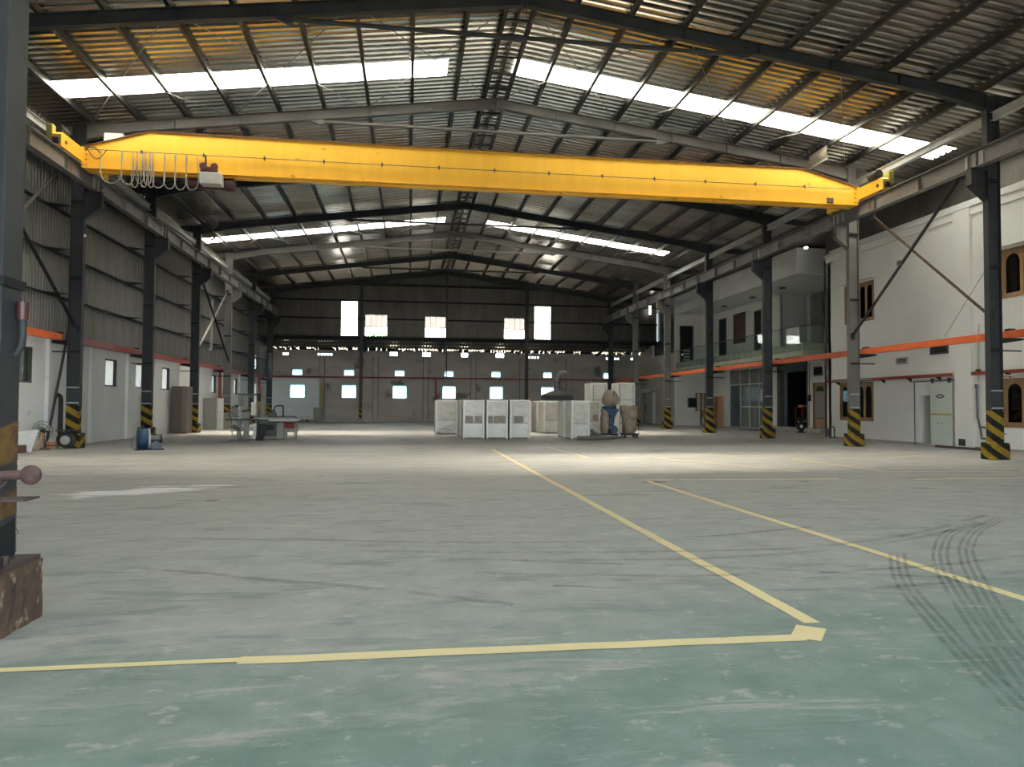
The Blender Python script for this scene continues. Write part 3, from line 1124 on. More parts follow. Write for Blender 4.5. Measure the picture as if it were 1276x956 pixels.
# ------------------------------------------------------------------ far masonry wall of the lean-to
YBW = 65.6
BWL = [(-10.35, -9.04), (-5.91, -4.61), (-1.46, -0.17), (2.98, 4.24), (7.28, 8.54), (12.03, 13.3), (16.6, 17.6)]
BWU = [(-10.15, -9.3), (-5.7, -4.84), (-1.26, -0.4), (3.18, 4.0), (7.45, 8.3), (12.25, 13.08), (17.96, 18.6)]
BWT = [(-1.7, -1.06), (1.19, 1.91), (4.69, 5.28), (7.85, 8.59)]
SLT = [(-8.0 + 0.27 * k, -7.83 + 0.27 * k) for k in range(5)] + [(10.6 + 0.27 * k, 10.76 + 0.27 * k) for k in range(5)] + [(18.2 + 0.27 * k, 18.38 + 0.27 * k) for k in range(5)] + [(-11.0, -10.5), (20.6, 21.2)]
holes = [(a, b, 2.1, 3.3) for a, b in BWL] + [(a, b, 4.12, 4.63) for a, b in BWU] + [(a, b, 5.92, 6.27) for a, b in BWT] + [(a, b, 5.88, 6.06) for a, b in SLT]
mb = MB()
for a, b, c, d in wall_boxes(-12.25, 21.6, 0, 6.36, holes):
    mb.box(a, b, YBW, YBW + 0.2, c, d)
mb.box(-12.0, 21.5, YBW - 0.05, YBW, 0, 0.18)

wall_far = struct(mb.build('wall_back', 'plaster_back'), 'stained grey masonry wall at the far end of the lean-to')
mb = MB()
for a, b, c, d in wall_boxes(-11.99, -7.82, 0.19, 3.85, holes):
    mb.box(a, b, YBW - 0.006, YBW, c, d)
mb.build('whitewash', 'plaster', wall_far)
for x in (-7.6, -2.94, 1.5, 5.8, 10.3, 14.6):
    MB().bbox(x - 0.2, x + 0.2, YBW - 0.16, YBW, 0, 5.85, 0.01).build('pilaster', 'plaster_pier', wall_far)
    for dx in (-0.23, 0.23):
        MB().box(x + dx - 0.025, x + dx + 0.025, YBW - 0.004, YBW, 0.2, 5.85).build('joint', 'concrete_dark', wall_far)  # dark strips painted so the pilaster edges show in flat light
rw = random.Random(5)
mb = MB()
x = -12.0
while x < 21.3:
    wd = rw.uniform(0.12, 0.5)
    mb.box(x, min(x + wd, 21.4), YBW + 0.02, YBW + 0.12, 6.36, 6.53 if rw.random() < 0.6 else rw.uniform(6.43, 6.5))
    x += wd + (rw.uniform(0.03, 0.1) if rw.random() < 0.45 else 0)
o = mb.build('wall_head_infill', 'dark_plate', wall_far)
o['kind'] = 'stuff'
for j, (a, b) in enumerate(BWL):
    o = bpy.data.objects.new('window_%d' % wn, None)
    col.objects.link(o)
    o.location = ((a + b) / 2, YBW, 2.1)
    struct(o, 'square bright window low in the grey far wall' if j else 'square bright window low in the white-stained corner of the far wall')
    MB().box(a, b, YBW + 0.11, YBW + 0.12, 2.1, 3.3).build('pane', 'cloudy_glass', o, world=True)
    mb = MB()
    for r in ((a, b, 2.1, 2.14), (a, b, 3.26, 3.3), (a, a + 0.04, 2.14, 3.26), (b - 0.04, b, 2.14, 3.26)):
        mb.box(r[0], r[1], YBW + 0.08, YBW + 0.15, r[2], r[3])
    mb.build('window_frame', 'grey_paint', o, world=True)
    wn += 1
for j, (a, b) in enumerate(BWU):
    o = bpy.data.objects.new('window_%d' % wn, None)
    col.objects.link(o)
    o.location = ((a + b) / 2, YBW, 4.12)
    struct(o, 'small bright vent window above the red pipe on the far wall')
    MB().box(a, b, YBW + 0.11, YBW + 0.12, 4.12, 4.63).build('pane', 'cloudy_glass', o, world=True)
    mb = MB()
    mb.box(a, b, YBW - 0.04, YBW + 0.1, 4.06, 4.12)
    mb.build('window_sill', 'plaster_back', o, world=True)
    wn += 1
# ------------------------------------------------------------------ office side: near block (X = 20.8)
XN = 20.8
NH = [(30.1, 32.64, 0.9, 2.7), (30.0, 32.2, 5.5, 7.33), (19.7, 22.85, 0.86, 2.57), (19.7, 22.85, 5.4, 7.12), (26.32, 27.16, 0.0, 2.03)]
mb = MB()
for a, b, c, d in wall_boxes(YF0, 33.6, 0, 9.35, NH):
    mb.box(XN, XN + 0.25, a, b, c, d)
for y in (24.6, 17.7, 10.8):
    mb.box(XN - 0.14, XN, y - 0.42, y + 0.42, 0, 9.05)
mb.box(XN, 28.0, 33.4, 33.6, 0, 9.35)
mb.box(XN + 0.25, 28.0, YF0, 33.4, 9.25, 9.35)
wall_right = struct(mb.build('wall_right', 'plaster_bright'), 'white plastered two-storey office wall along the hall')
mb = MB()
mb.box(XN - 0.16, XN + 0.1, YF0, 33.7, 9.05, 9.12)
mb.box(XN - 0.08, XN + 0.1, YF0, 33.7, 8.75, 9.05)
mb.build('cornice', 'plaster_bright', wall_right)
struct(MB().box(XN - 0.02, XN, YF0, 33.6, 0, 0.1).build('baseboard_right', 'concrete'), 'grey skirting at the foot of the white office wall')
# black backs painted as room shade behind the windows
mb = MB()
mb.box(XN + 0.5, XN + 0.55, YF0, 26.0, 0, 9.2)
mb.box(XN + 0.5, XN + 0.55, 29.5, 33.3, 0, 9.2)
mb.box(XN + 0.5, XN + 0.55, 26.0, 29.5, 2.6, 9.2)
struct(mb.build('wall_inner', 'dark_room'), 'black backing panels painted as room shade behind the office windows')
# filler sheeting between wall head and roof
mb = MB()
n = 0
mb.box(XER - 0.02, XER, YF0, 34.0, 9.3, roof_z(XER) + 0.05)
fl = struct(mb.build('wall_eave', 'gable_sheet'), 'dark sheeting between the office wall and the roof eave')
# the little passage behind the sliding door
mb = MB()
mb.box(21.05, 23.2, 27.16, 27.26, 0, 2.3)
mb.box(21.05, 23.2, 25.6, 25.7, 0, 2.3)
mb.box(23.2, 23.3, 25.6, 27.26, 0, 2.3)
mb.box(21.05, 23.3, 25.6, 27.26, 2.3, 2.4)
struct(mb.build('wall_passage', 'plaster'), 'white walled passage seen through the open doorway')


def arched_window(name_n, y0, y1, z0, z1, leaves, label, hood=True):
    """brown timber window of arched leaves in the X = XN wall"""
    o = bpy.data.objects.new('window_%d' % name_n, None)
    col.objects.link(o)
    o.location = (XN, (y0 + y1) / 2, z0)
    struct(o, label)
    t = 0.07
    mb_ = MB()
    for r in ((y0, y1, z0, z0 + t), (y0, y1, z1 - t, z1), (y0, y0 + t, z0 + t, z1 - t), (y1 - t, y1, z0 + t, z1 - t)):
        mb_.box(XN - 0.03, XN + 0.12, *r)
    mb_.build('window_frame', 'wood_brown', o, world=True)
    wl = (y1 - y0 - 2 * t) / leaves
    for k in range(leaves):
        a = y0 + t + k * wl
        b = a + wl
        st, ra = 0.075, (wl - 0.15) / 2
        yc, zs = (a + b) / 2, z1 - t - 0.12 - ra
        # leaf with an arched opening: outline strips
        m2 = MB()
        xa, xb = XN + 0.0, XN + 0.06
        m2.box(xa, xb, a, a + st, z0 + t, z1 - t)
        m2.box(xa, xb, b - st, b, z0 + t, z1 - t)
        m2.box(xa, xb, a + st, b - st, z0 + t, z0 + t + 0.1)
        K = 8
        for q in range(K):
            t0, t1 = math.pi * q / K, math.pi * (q + 1) / K
            p = [(yc - ra * math.cos(t0), zs + ra * math.sin(t0)), (yc - ra * math.cos(t1), zs + ra * math.sin(t1)), (yc - ra * math.cos(t1), z1 - t), (yc - ra * math.cos(t0), z1 - t)]
            m2.prism(p, 0, xa, xb)
        lf = m2.build('window_leaf', 'wood_brown', o, world=True)
        MB().box(XN + 0.025, XN + 0.035, a + st * 0.5, b - st * 0.5, z0 + t, z1 - t).build('pane', 'dark_glass', lf, world=True)
    if hood:
        MB().box(XN - 0.3, XN, y0 - 0.25, y1 + 0.25, z1 + 0.06, z1 + 0.12).build('window_hood', 'plaster_bright' if z0 > 4 else 'concrete', o, world=True)
    return o


arched_window(wn, 30.1, 32.64, 0.9, 2.7, 4, 'brown arched-leaf window low on the office wall behind a striped column')
arched_window(wn + 1, 30.0, 32.2, 5.5, 7.33, 4, 'brown arched-leaf window high on the office wall behind a steel column')
arched_window(wn + 2, 19.7, 22.85, 0.86, 2.57, 4, 'brown arched-leaf ground window past the black wall pipe')
arched_window(wn + 3, 19.7, 22.85, 5.4, 7.12, 4, 'brown arched-leaf upper window under a long white ledge')
wn += 4


def louvre(name, label, y0, y1, z0, z1, x, nslat, m='cast_iron'):
    o = thing(name, label, 'vent', (x, (y0 + y1) / 2, z0))
    MB().box(x - 0.012, x - 0.004, y0, y1, z0, z1).build('backing', 'dark_room', o, world=True)
    mb_ = MB()
    for r in ((y0 - .03, y1 + .03, z0 - .03, z0 + .02), (y0 - .03, y1 + .03, z1 - .02, z1 + .03), (y0 - .03, y0 + .02, z0, z1), (y1 - .02, y1 + .03, z0, z1)):
        mb_.box(x - 0.06, x, *r)
    mb_.build('frame', m, o, world=True)
    for k in range(nslat):
        z = z0 + (z1 - z0) * (k + 0.5) / nslat
        MB().bar((x - 0.035, y0, z), (x - 0.035, y1, z), 0.04, 0.012, (0.5, 0, 1)).build('slat', m, o, world=True)


louvre('wall_vent', 'small grey louvred vent between the orange beam and the sliding door', 27.82, 28.47, 3.39, 3.64, XN, 4, 'grey_paint')
louvre('wall_vent', 'wider dark patterned vent just under the orange beam', 25.5, 26.4, 3.68, 3.96, XN, 4)

# sliding door
sd = thing('sliding_door', 'pale green sliding door with an olive stripe on a ceiling track', 'door', (XN - 0.1, 25.78, 0))
dp = MB().bbox(XN - 0.13, XN - 0.06, 25.2, 26.36, 0.03, 2.5, 0.01).build('door_panel', 'door_green', sd, world=True)
MB().box(XN - 0.134, XN - 0.13, 25.2, 26.36, 1.24, 1.30).build('stripe', 'olive', dp, world=True)
mb = MB()
K = 16
mb.add([(XN - 0.134, 25.8 + 0.22 * math.cos(2 * math.pi * k / K) * (1 if k % 8 else 1.25), 1.98 + 0.09 * math.sin(2 * math.pi * k / K)) for k in range(K)], [list(range(K))])
mb.build('emblem', 'cast_iron', dp, world=True)
mb = MB()
mb.add([(XN - 0.137, 25.8 + 0.12 * math.cos(2 * math.pi * k / K), 1.98 + 0.035 * math.sin(2 * math.pi * k / K)) for k in range(K)], [list(range(K))])
mb.build('emblem_centre', 'grey_paint', dp, world=True)
for y in (25.95, 25.7):
    MB().box(XN - 0.135, XN - 0.13, y - 0.06, y + 0.05, 0.92, 0.945).build('mark', 'cast_iron', dp, world=True)
MB().cyl((XN - 0.1, 24.95, 2.6), (XN - 0.1, 27.35, 2.6), 0.025, 8).build('track', 'cast_iron', sd, world=True)
for y in (25.35, 26.25):
    mb = MB()
    mb.cyl((XN - 0.14, y, 2.63), (XN - 0.06, y, 2.63), 0.06, 12)
    mb.box(XN - 0.12, XN - 0.08, y - 0.04, y + 0.04, 2.4, 2.63)
    mb.build('roller_hanger', 'black', sd, world=True)
MB().cyl((XN - 0.05, 27.36, 0), (XN - 0.05, 27.36, 2.62), 0.02, 8).build('stop_post', 'cast_iron', sd, world=True)

# red pipe beam on the office wall with brackets
def wall_beam(name, label, x0, x1, ya, yb, z0, z1, m, step, down=0.15, wallx=None):
    o = thing(name, label, 'beam', ((x0 + x1) / 2, (ya + yb) / 2, z0))
    mb_ = MB()
    t = 0.012
    mb_.box(x0, x1, ya, yb, z1 - t, z1)
    mb_.box(x0, x1, ya, yb, z0, z0 + t)
    xm = x0 if wallx is None or wallx > x0 else x1
    mb_.box(xm - (0 if xm == x0 else t), xm + (t if xm == x0 else 0), ya, yb, z0, z1)
    mb_.build('channel', m, o, world=True)
    y = ya + step / 2
    while y < yb and step > 0:
        MB().prism([(x0, z0), (x1 + 0.1, z0), (x1 + 0.1, z0 - down)], 1, y - 0.02, y + 0.02).build('bracket', 'dark_plate', o, world=True)
        y += step
    return o


wall_beam('red_channel', 'dark red steel channel on brackets low along the white office wall', XN - 0.22, XN - 0.1, 25.05, 33.4, 2.74, 2.86, 'red_paint', 1.7, wallx=XN)
wall_beam('red_channel', 'dark red steel channel on the white wall over the ground window past the wall pipe', XN - 0.22, XN - 0.1, 14.0, 24.1, 2.74, 2.86, 'red_paint', 1.9, wallx=XN)

# pipework between the pilaster and the first column
pp = thing('wall_pipe', 'dark downpipe with a looped elbow beside the white pilaster', 'pipe', (XN - 0.08, 23.9, 0))
x = XN - 0.08
MB().tube([(x, 24.0, 2.3), (x, 23.98, 1.2), (x, 23.85, 0.75), (x, 23.8, 0.45)], 0.035, 8).build('pipe', 'cast_iron', pp, world=True)
MB().tube([(x, 23.83, 0.82), (x, 23.45, 0.82), (x, 23.42, 0.8), (x, 23.42, 0.05)], 0.035, 8).build('pipe', 'cast_iron', pp, world=True)
MB().tube([(x, 23.8, 0.42), (x, 23.45, 0.42)], 0.035, 8).build('pipe', 'cast_iron', pp, world=True)
MB().cyl((x, 24.0, 2.25), (x, 24.0, 2.4), 0.06, 10).build('collar', 'cast_iron', pp, world=True)
MB().tube([(x, 23.4, 0.62), (x, 22.7, 0.62)], 0.02, 6).build('pipe', 'cast_iron', pp, world=True)
cp = thing('cable_conduit', 'thin grey conduit running up the white pilaster corner', 'conduit', (x, 23.9, 2.5))
MB().tube([(x, 23.92, 2.5), (x, 23.9, 3.6), (x, 23.85, 4.6)], 0.025, 6).build('conduit', 'grey_paint', cp, world=True)
MB().box(x - 0.05, x + 0.05, 23.85, 23.99, 2.75, 2.95).build('junction_box', 'rust', cp, world=True)
bx = thing('drain_grate', 'small black square grille at the foot of the white pilaster', 'grille', (XN - 0.15, 24.65, 0.12))
MB().box(XN - 0.155, XN - 0.141, 24.5, 24.84, 0.1, 0.36).build('frame', 'black', bx, world=True)
for k in range(4):
    MB().box(XN - 0.165, XN - 0.155, 24.52, 24.82, 0.13 + 0.06 * k, 0.15 + 0.06 * k).build('bar', 'cast_iron', bx, world=True)
tag(MB().tube([(XN - 0.5, 25.6, 0.04), (XN - 0.55, 24.6, 0.04), (XN - 0.5, 23.6, 0.04), (XN - 0.62, 22.9, 0.05)], 0.05, 8).build('floor_pipe', 'rust_dark'), 'rusty pipe lying on the floor along the white wall', 'pipe')

# ------------------------------------------------------------------ recess with balcony
XW = 24.5
RH = [(47.0, 52.9, 0.02, 4.3), (41.86, 45.25, 0.25, 3.8), (39.86, 41.28, 0.05, 3.03)]
mb = MB()
for a, b, c, d in wall_boxes(33.6, 56.5, 0, 4.5, RH):
    mb.box(XW, XW + 0.2, a, b, c, d)
wall_recess = struct(mb.build('wall_recess', 'plaster_bright'), 'white ground floor wall set back under the balcony')
UH = [(53.45, 54.8, 5.3, 8.5), (47.8, 48.85, 5.3, 8.4)]
mb = MB()
for a, b, c, d in wall_boxes(45.0, 56.5, 4.5, 10.0, UH):
    mb.box(XW, XW + 0.2, a, b, c, d)
struct(mb.build('wall_upper', 'plaster_bright'), 'white upper wall behind the glass balcony')
mb = MB()
mb.box(XW + 0.0, 26.5, 44.95, 45.15, 4.5, 10.0)
mb.box(26.5, 26.7, 33.6, 45.0, 4.5, 10.5)
struct(mb.build('wall_terrace', 'plaster_grey'), 'light grey end wall closing the balcony')
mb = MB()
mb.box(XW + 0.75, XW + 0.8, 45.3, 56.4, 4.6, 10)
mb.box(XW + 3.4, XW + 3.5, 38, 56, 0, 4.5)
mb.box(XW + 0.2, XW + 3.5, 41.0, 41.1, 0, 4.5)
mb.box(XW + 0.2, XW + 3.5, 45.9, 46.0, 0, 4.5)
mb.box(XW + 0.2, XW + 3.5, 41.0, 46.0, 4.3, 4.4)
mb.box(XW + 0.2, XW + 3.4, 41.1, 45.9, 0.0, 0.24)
struct(mb.build('wall_store', 'dark_room'), 'store room beyond the wide doorway with its shade painted black')
# raised threshold outside the store
struct(MB().bbox(23.6, XW, 39.0, 46.6, 0, 0.25, 0.02).build('trim_1', 'concrete'), 'raised concrete step in front of the dark doorway')
# balcony slab and roof slab
bal = thing('balcony', 'greenish concrete balcony edge with frameless glass railing above the orange beam', 'balcony', (21.5, 46.8, 4.4))
mb = MB()
mb.box(21.5, 26.5, 37.2, 56.5, 4.4, 4.62)
mb.box(21.5, 21.62, 37.2, 56.5, 4.62, 5.08)
mb.box(21.62, 26.5, 37.2, 37.32, 4.62, 5.08)
mb.build('slab', 'balcony_concrete', bal, world=True)
MB().box(21.7, 26.4, 37.4, 56.4, 4.385, 4.4).build('soffit', 'soffit', bal, world=True)
bolt = MB().cyl((-0.03, 0, 0), (0, 0, 0), 0.035, 8).mesh('bolt', 'cast_iron')
ny = 12
for k in range(ny):
    a = 37.2 + (56.5 - 37.2) * k / ny
    b = 37.2 + (56.5 - 37.2) * (k + 1) / ny
    gp = MB().box(21.465, 21.48, a + 0.01, b - 0.01, 4.66, 6.02).build('glass_panel', 'clear_glass', bal, world=True)
    for y in (a + 0.35, b - 0.35):
        for z in (4.72, 5.0):
            place('bolt', bolt, (21.465 - 21.5, y - 46.8, z - 4.4), gp)
MB().box(21.5, 26.4, 37.165, 37.18, 4.66, 6.02).build('glass_panel', 'clear_glass', bal, world=True)
MB().box(21.45, 21.5, 37.15, 56.5, 6.02, 6.06).build('top_rail', 'cast_iron', bal, world=True)
MB().box(21.45, 26.4, 37.15, 37.2, 6.02, 6.06).build('top_rail', 'cast_iron', bal, world=True)
mb = MB()
mb.box(21.5, 28.2, 37.8, 56.5, 9.05, 10.5)
struct(mb.build('ceiling_balcony', 'plaster'), 'deep white fascia and soffit over the balcony')
mb = MB()
mb.box(20.95, 28.3, 33.0, 62.5, 10.62, 10.72)  # unseen roof and walls, added to shut out sky and sun
mb.box(28.1, 28.3, 33.0, 66, 0, 10.7)
mb.box(20.95, 28.3, 33.0, 33.1, 9.35, 10.62)
mb.box(21.7, 28.3, 65.5, 65.7, 0, 10.7)
mb.box(20.95, 28.3, 62.5, 66, 10.62, 10.72)
struct(mb.build('wall_outer', 'gable_sheet'), 'unseen outer shell added behind the office block to keep daylight out')
for y, lab in ((42.5, 'flat round lamp on the balcony soffit near the fascia end'), (46.5, 'flat round lamp on the balcony soffit before the glazed doorway'), (51.0, 'flat round lamp on the balcony soffit before the brown shutter')):
    dl = thing('ceiling_lamp', lab, 'lamp', (23.2, y, 9.05), group='soffit lamps over the balcony')
    MB().lathe([(0.22, 0), (0.22, -0.04), (0.16, -0.08)], (0, 0, 0), 16).build('body', 'cast_iron', dl)

# upper doors and shutter
dn = 1


def recessed_door(n_, label, x, y0, y1, z0, z1, m, axis=0, panels=None, pm=None, frame='wood_dark', lites=None):
    o = bpy.data.objects.new('door_%d' % n_, None)
    col.objects.link(o)
    o.location = (x, (y0 + y1) / 2, z0)
    struct(o, label)
    t = 0.08
    mb_ = MB()
    for r in ((y0, y1, z1 - t, z1), (y0, y0 + t, z0, z1 - t), (y1 - t, y1, z0, z1 - t)):
        mb_.box(x - 0.02, x + 0.1, *r)
    mb_.build('door_frame', frame, o, world=True)
    lf = MB().box(x + 0.05, x + 0.09, y0 + t, y1 - t, z0, z1 - t).build('door_leaf', m, o, world=True)
    if panels:
        nc, nr = panels
        for i in range(nc):
            for j in range(nr):
                a = y0 + t + (y1 - y0 - 2 * t) * (i + 0.12) / nc
                b = y0 + t + (y1 - y0 - 2 * t) * (i + 0.88) / nc
                c = z0 + (z1 - t - z0) * (j + 0.1) / nr
                d = z0 + (z1 - t - z0) * (j + 0.9) / nr
                MB().bbox(x + 0.02, x + 0.06, a, b, c, d, 0.015).build('panel', pm or m, lf, world=True)
    return o


recessed_door(dn, 'narrow dark doorway on the balcony nearer the panelled shutter', XW, 53.45, 54.8, 4.62, 8.5, 'green_glass'); dn += 1
recessed_door(dn, 'narrow dark glazed doorway on the balcony by the grey end wall', XW, 47.8, 48.85, 4.62, 8.4, 'green_glass'); dn += 1
recessed_door(dn, 'brown six-panel wooden shutter on the balcony wall', XW - 0.06, 50.22, 52.06, 6.3, 8.55, 'wood_dark', panels=(2, 3), pm='wood_dark'); dn += 1
# glazed terrace window
o = bpy.data.objects.new('window_%d' % wn, None); wn += 1
col.objects.link(o)
o.location = (26.45, 43.8, 5.2)
struct(o, 'tall pale framed glazed screen at the end of the balcony')
for a, b in ((42.5, 43.5), (43.55, 44.5)):
    for c, d in ((4.7, 7.4), (7.46, 10.2)):
        MB().box(26.44, 26.45, a, b, c, d).build('pane', 'frosted_pane', o, world=True)
mb = MB()
for y in (42.45, 43.52, 44.52):
    mb.box(26.38, 26.46, y - 0.05, y + 0.05, 4.62, 10.3)
mb.box(26.38, 26.46, 42.45, 44.52, 7.38, 7.48)
mb.build('window_frame', 'grey_paint', o, world=True)
tag(MB().cyl((26.3, 45.0 - 0.25, 4.62), (26.3, 44.75, 9.05), 0.14, 12).build('balcony_post', 'white_paint'), 'white round post beside the grey end wall of the balcony', 'post')
tag(MB().bbox(25.0, 25.3, 44.86, 44.95, 6.0, 6.35, 0.01).build('wall_box', 'cast_iron'), 'small dark box fixed on the grey end wall of the balcony', 'box')
dpipe = thing('downpipe', 'dark rusty downpipe at the corner of the white office block', 'pipe', (XN - 0.06, 33.66, 0))
MB().cyl((XN - 0.06, 33.78, 0.05), (XN - 0.06, 33.78, 8.9), 0.05, 8).build('pipe', 'rust_dark', dpipe, world=True)
for z in (1.5, 3.5, 5.5, 7.5):
    MB().cyl((XN - 0.06, 33.78, z), (XN - 0.06, 33.78, z + 0.06), 0.075, 8).build('clip', 'cast_iron', dpipe, world=True)

# ground floor doors
gd = bpy.data.objects.new('door_%d' % dn, None); dn += 1
col.objects.link(gd)
gd.location = (XW, 50, 0.02)
struct(gd, 'wide sliding glass doors with pale frames under the balcony')
ys = [47.0, 48.2, 49.65, 51.15, 52.9]
zs = [0.05, 1.55, 3.2, 4.28]
for i in range(4):
    for j in range(3):
        MB().box(XW + 0.04, XW + 0.06, ys[i] + 0.05, ys[i + 1] - 0.05, zs[j] + 0.03, zs[j + 1] - 0.03).build('pane', 'door_glass' if i < 3 or j == 2 else 'slate_paint', gd, world=True)
for y in ys[1:4] + [47.03]:
    MB().box(XW + 0.0, XW + 0.08, y - 0.05, y + 0.05, 0.02, 4.3).build('mullion', 'frame_pale', gd, world=True)
for z in zs[:3]:
    MB().box(XW + 0.0, XW + 0.08, 47.0, 52.9 if z > 3 else 51.2, z - 0.05, z + 0.04).build('transom', 'frame_pale', gd, world=True)
MB().box(XW + 0.02, XW + 0.035, 47.5, 48.0, 1.9, 2.8).build('paper_notice', 'white_paint', gd, world=True)
od = bpy.data.objects.new('door_%d' % dn, None); dn += 1
col.objects.link(od)
od.location = (XW, 43.5, 0.25)
struct(od, 'wide dark open doorway with a grey frame and raised sill')
mb = MB()
for r in ((41.86, 41.98, 0.25, 4.35), (45.13, 45.6, 0.25, 4.35), (41.86, 45.6, 3.8, 4.38)):
    mb.box(XW - 0.04, XW + 0.22, *r)
mb.build('door_frame', 'machine_green', od, world=True)
MB().box(XW + 0.22, XW + 0.26, 44.75, 45.13, 0.25, 3.8).build('door_leaf', 'slate_paint', od, world=True)
bd = bpy.data.objects.new('door_%d' % dn, None); dn += 1
col.objects.link(bd)
bd.location = (XW, 40.57, 0.05)
struct(bd, 'brown framed door with fanlight and pale panel beside the dark doorway')
mb = MB()
for r in ((39.86, 39.98, 0.05, 3.03), (41.16, 41.28, 0.05, 3.03), (39.98, 41.16, 2.93, 3.03)):
    mb.box(XW - 0.03, XW + 0.1, *r)
mb.build('door_frame', 'wood_brown', bd, world=True)
lf = MB().box(XW + 0.03, XW + 0.07, 39.98, 41.16, 0.05, 2.93).build('door_leaf', 'wood_brown', bd, world=True)
MB().bbox(XW + 0.0, XW + 0.04, 40.06, 41.08, 0.9, 2.42, 0.01).build('pale_panel', 'board_grey', lf, world=True)
MB().bbox(XW + 0.0, XW + 0.04, 40.06, 41.08, 0.15, 0.8, 0.01).build('lower_panel', 'wood_light', lf, world=True)
for k in range(3):
    mb = MB()
    c0 = math.pi * k / 3 + 0.06
    c1 = math.pi * (k + 1) / 3 - 0.06
    pts = [(40.57, 2.5)] + [(40.57 + 0.4 * math.cos(c0 + (c1 - c0) * q / 5), 2.5 + 0.3 * math.sin(c0 + (c1 - c0) * q / 5)) for q in range(6)]
    mb.prism(pts, 0, XW + 0.0, XW + 0.035)
    mb.build('fanlight_pane', 'green_glass', lf, world=True)
MB().cyl((XW - 0.05, 40.06, 1.5), (XW + 0.03, 40.06, 1.5), 0.03, 8).build('handle', 'cast_iron', bd, world=True)
louvre('wall_vent', 'dark louvred vent above the brown door with fanlight', 40.24, 41.09, 3.48, 3.96, XW, 4)
cb = thing('cable_drop', 'dark cable with a switch box hanging beside the dark doorway', 'cable', (XW - 0.05, 41.6, 0.5))
MB().tube([(XW - 0.05, 41.6, 4.3), (XW - 0.05, 41.62, 2.4), (XW - 0.06, 41.65, 1.0), (XW - 0.1, 41.6, 0.35)], 0.02, 6).build('cable', 'rope', cb, world=True)
MB().box(XW - 0.1, XW, 41.5, 41.7, 1.9, 2.3).build('switch_box', 'rust_dark', cb, world=True)

# ------------------------------------------------------------------ far block
FH = [(21.87, 23.03, 4.65, 8.14)]
mb = MB()
for a, b, c, d in wall_boxes(21.5, 24.7, 0, 10.5, FH):
    mb.box(a, b, 56.5, 56.7, c, d)
wf = struct(mb.build('wall_far_block', 'plaster_bright'), 'white wall facing the hall at the far end of the balcony')
FF = [(56.85, 61.9, 5.95, 9.75), (61.5, 65.2, 0.0, 3.1)]
mb = MB()
for a, b, c, d in wall_boxes(56.7, 65.6, 0, 10.5, FF):
    mb.box(21.5, 21.7, a, b, c, d)
struct(mb.build('wall_far_side', 'render_cream'), 'cream rendered side wall of the far office block')
o = bpy.data.objects.new('window_%d' % wn, None); wn += 1
col.objects.link(o)
o.location = (21.5, 59.4, 5.95)
struct(o, 'large dark green glazed opening high on the far block')
for a, b in ((56.85, 59.35), (59.4, 61.9)):
    MB().box(21.58, 21.6, a, b, 5.95, 9.75).build('pane', 'green_glass', o, world=True)
mb = MB()
mb.box(21.46, 21.62, 61.85, 62.05, 5.8, 10.4)
mb.build('window_frame', 'white_paint', o, world=True)
o = recessed_door(dn, 'dark glazed doorway opening on the far end of the balcony', 21.5, 60, 61, 4.65, 8.14, 'green_glass'); dn += 1
for ch in list(o.children):
    bpy.data.objects.remove(ch)
o.location = (22.45, 56.5, 4.65)
MB().box(21.95, 22.95, 56.6, 56.64, 4.65, 8.06).build('door_leaf', 'green_glass', o, world=True)
mb = MB()
mb.box(21.87, 21.95, 56.46, 56.66, 4.65, 8.14)
mb.box(22.95, 23.03, 56.46, 56.66, 4.65, 8.14)
mb.box(21.95, 22.95, 56.46, 56.66, 8.06, 8.14)
mb.build('door_frame', 'wood_dark', o, world=True)
for k in range(4):
    MB().box(22.2, 22.8, 56.58, 56.6, 5.3 + 0.25 * k, 5.42 + 0.25 * k).build('reflective_strip', 'alu', o, world=True)
o = bpy.data.objects.new('door_%d' % dn, None); dn += 1
col.objects.link(o)
o.location = (21.5, 63.3, 0)
struct(o, 'pale flush door under a concrete lintel in the far corner')
MB().box(21.56, 21.62, 61.7, 64.6, 0.02, 2.75).build('door_leaf', 'grey_paint', o, world=True)
mb = MB()
mb.box(21.3, 21.7, 61.3, 61.7, 0, 3.0)
mb.box(21.3, 21.7, 61.3, 65.3, 2.75, 3.15)
mb.build('door_frame', 'soffit', o, world=True)
MB().box(21.54, 21.56, 64.0, 64.15, 1.2, 1.7).build('handle', 'black', o, world=True)
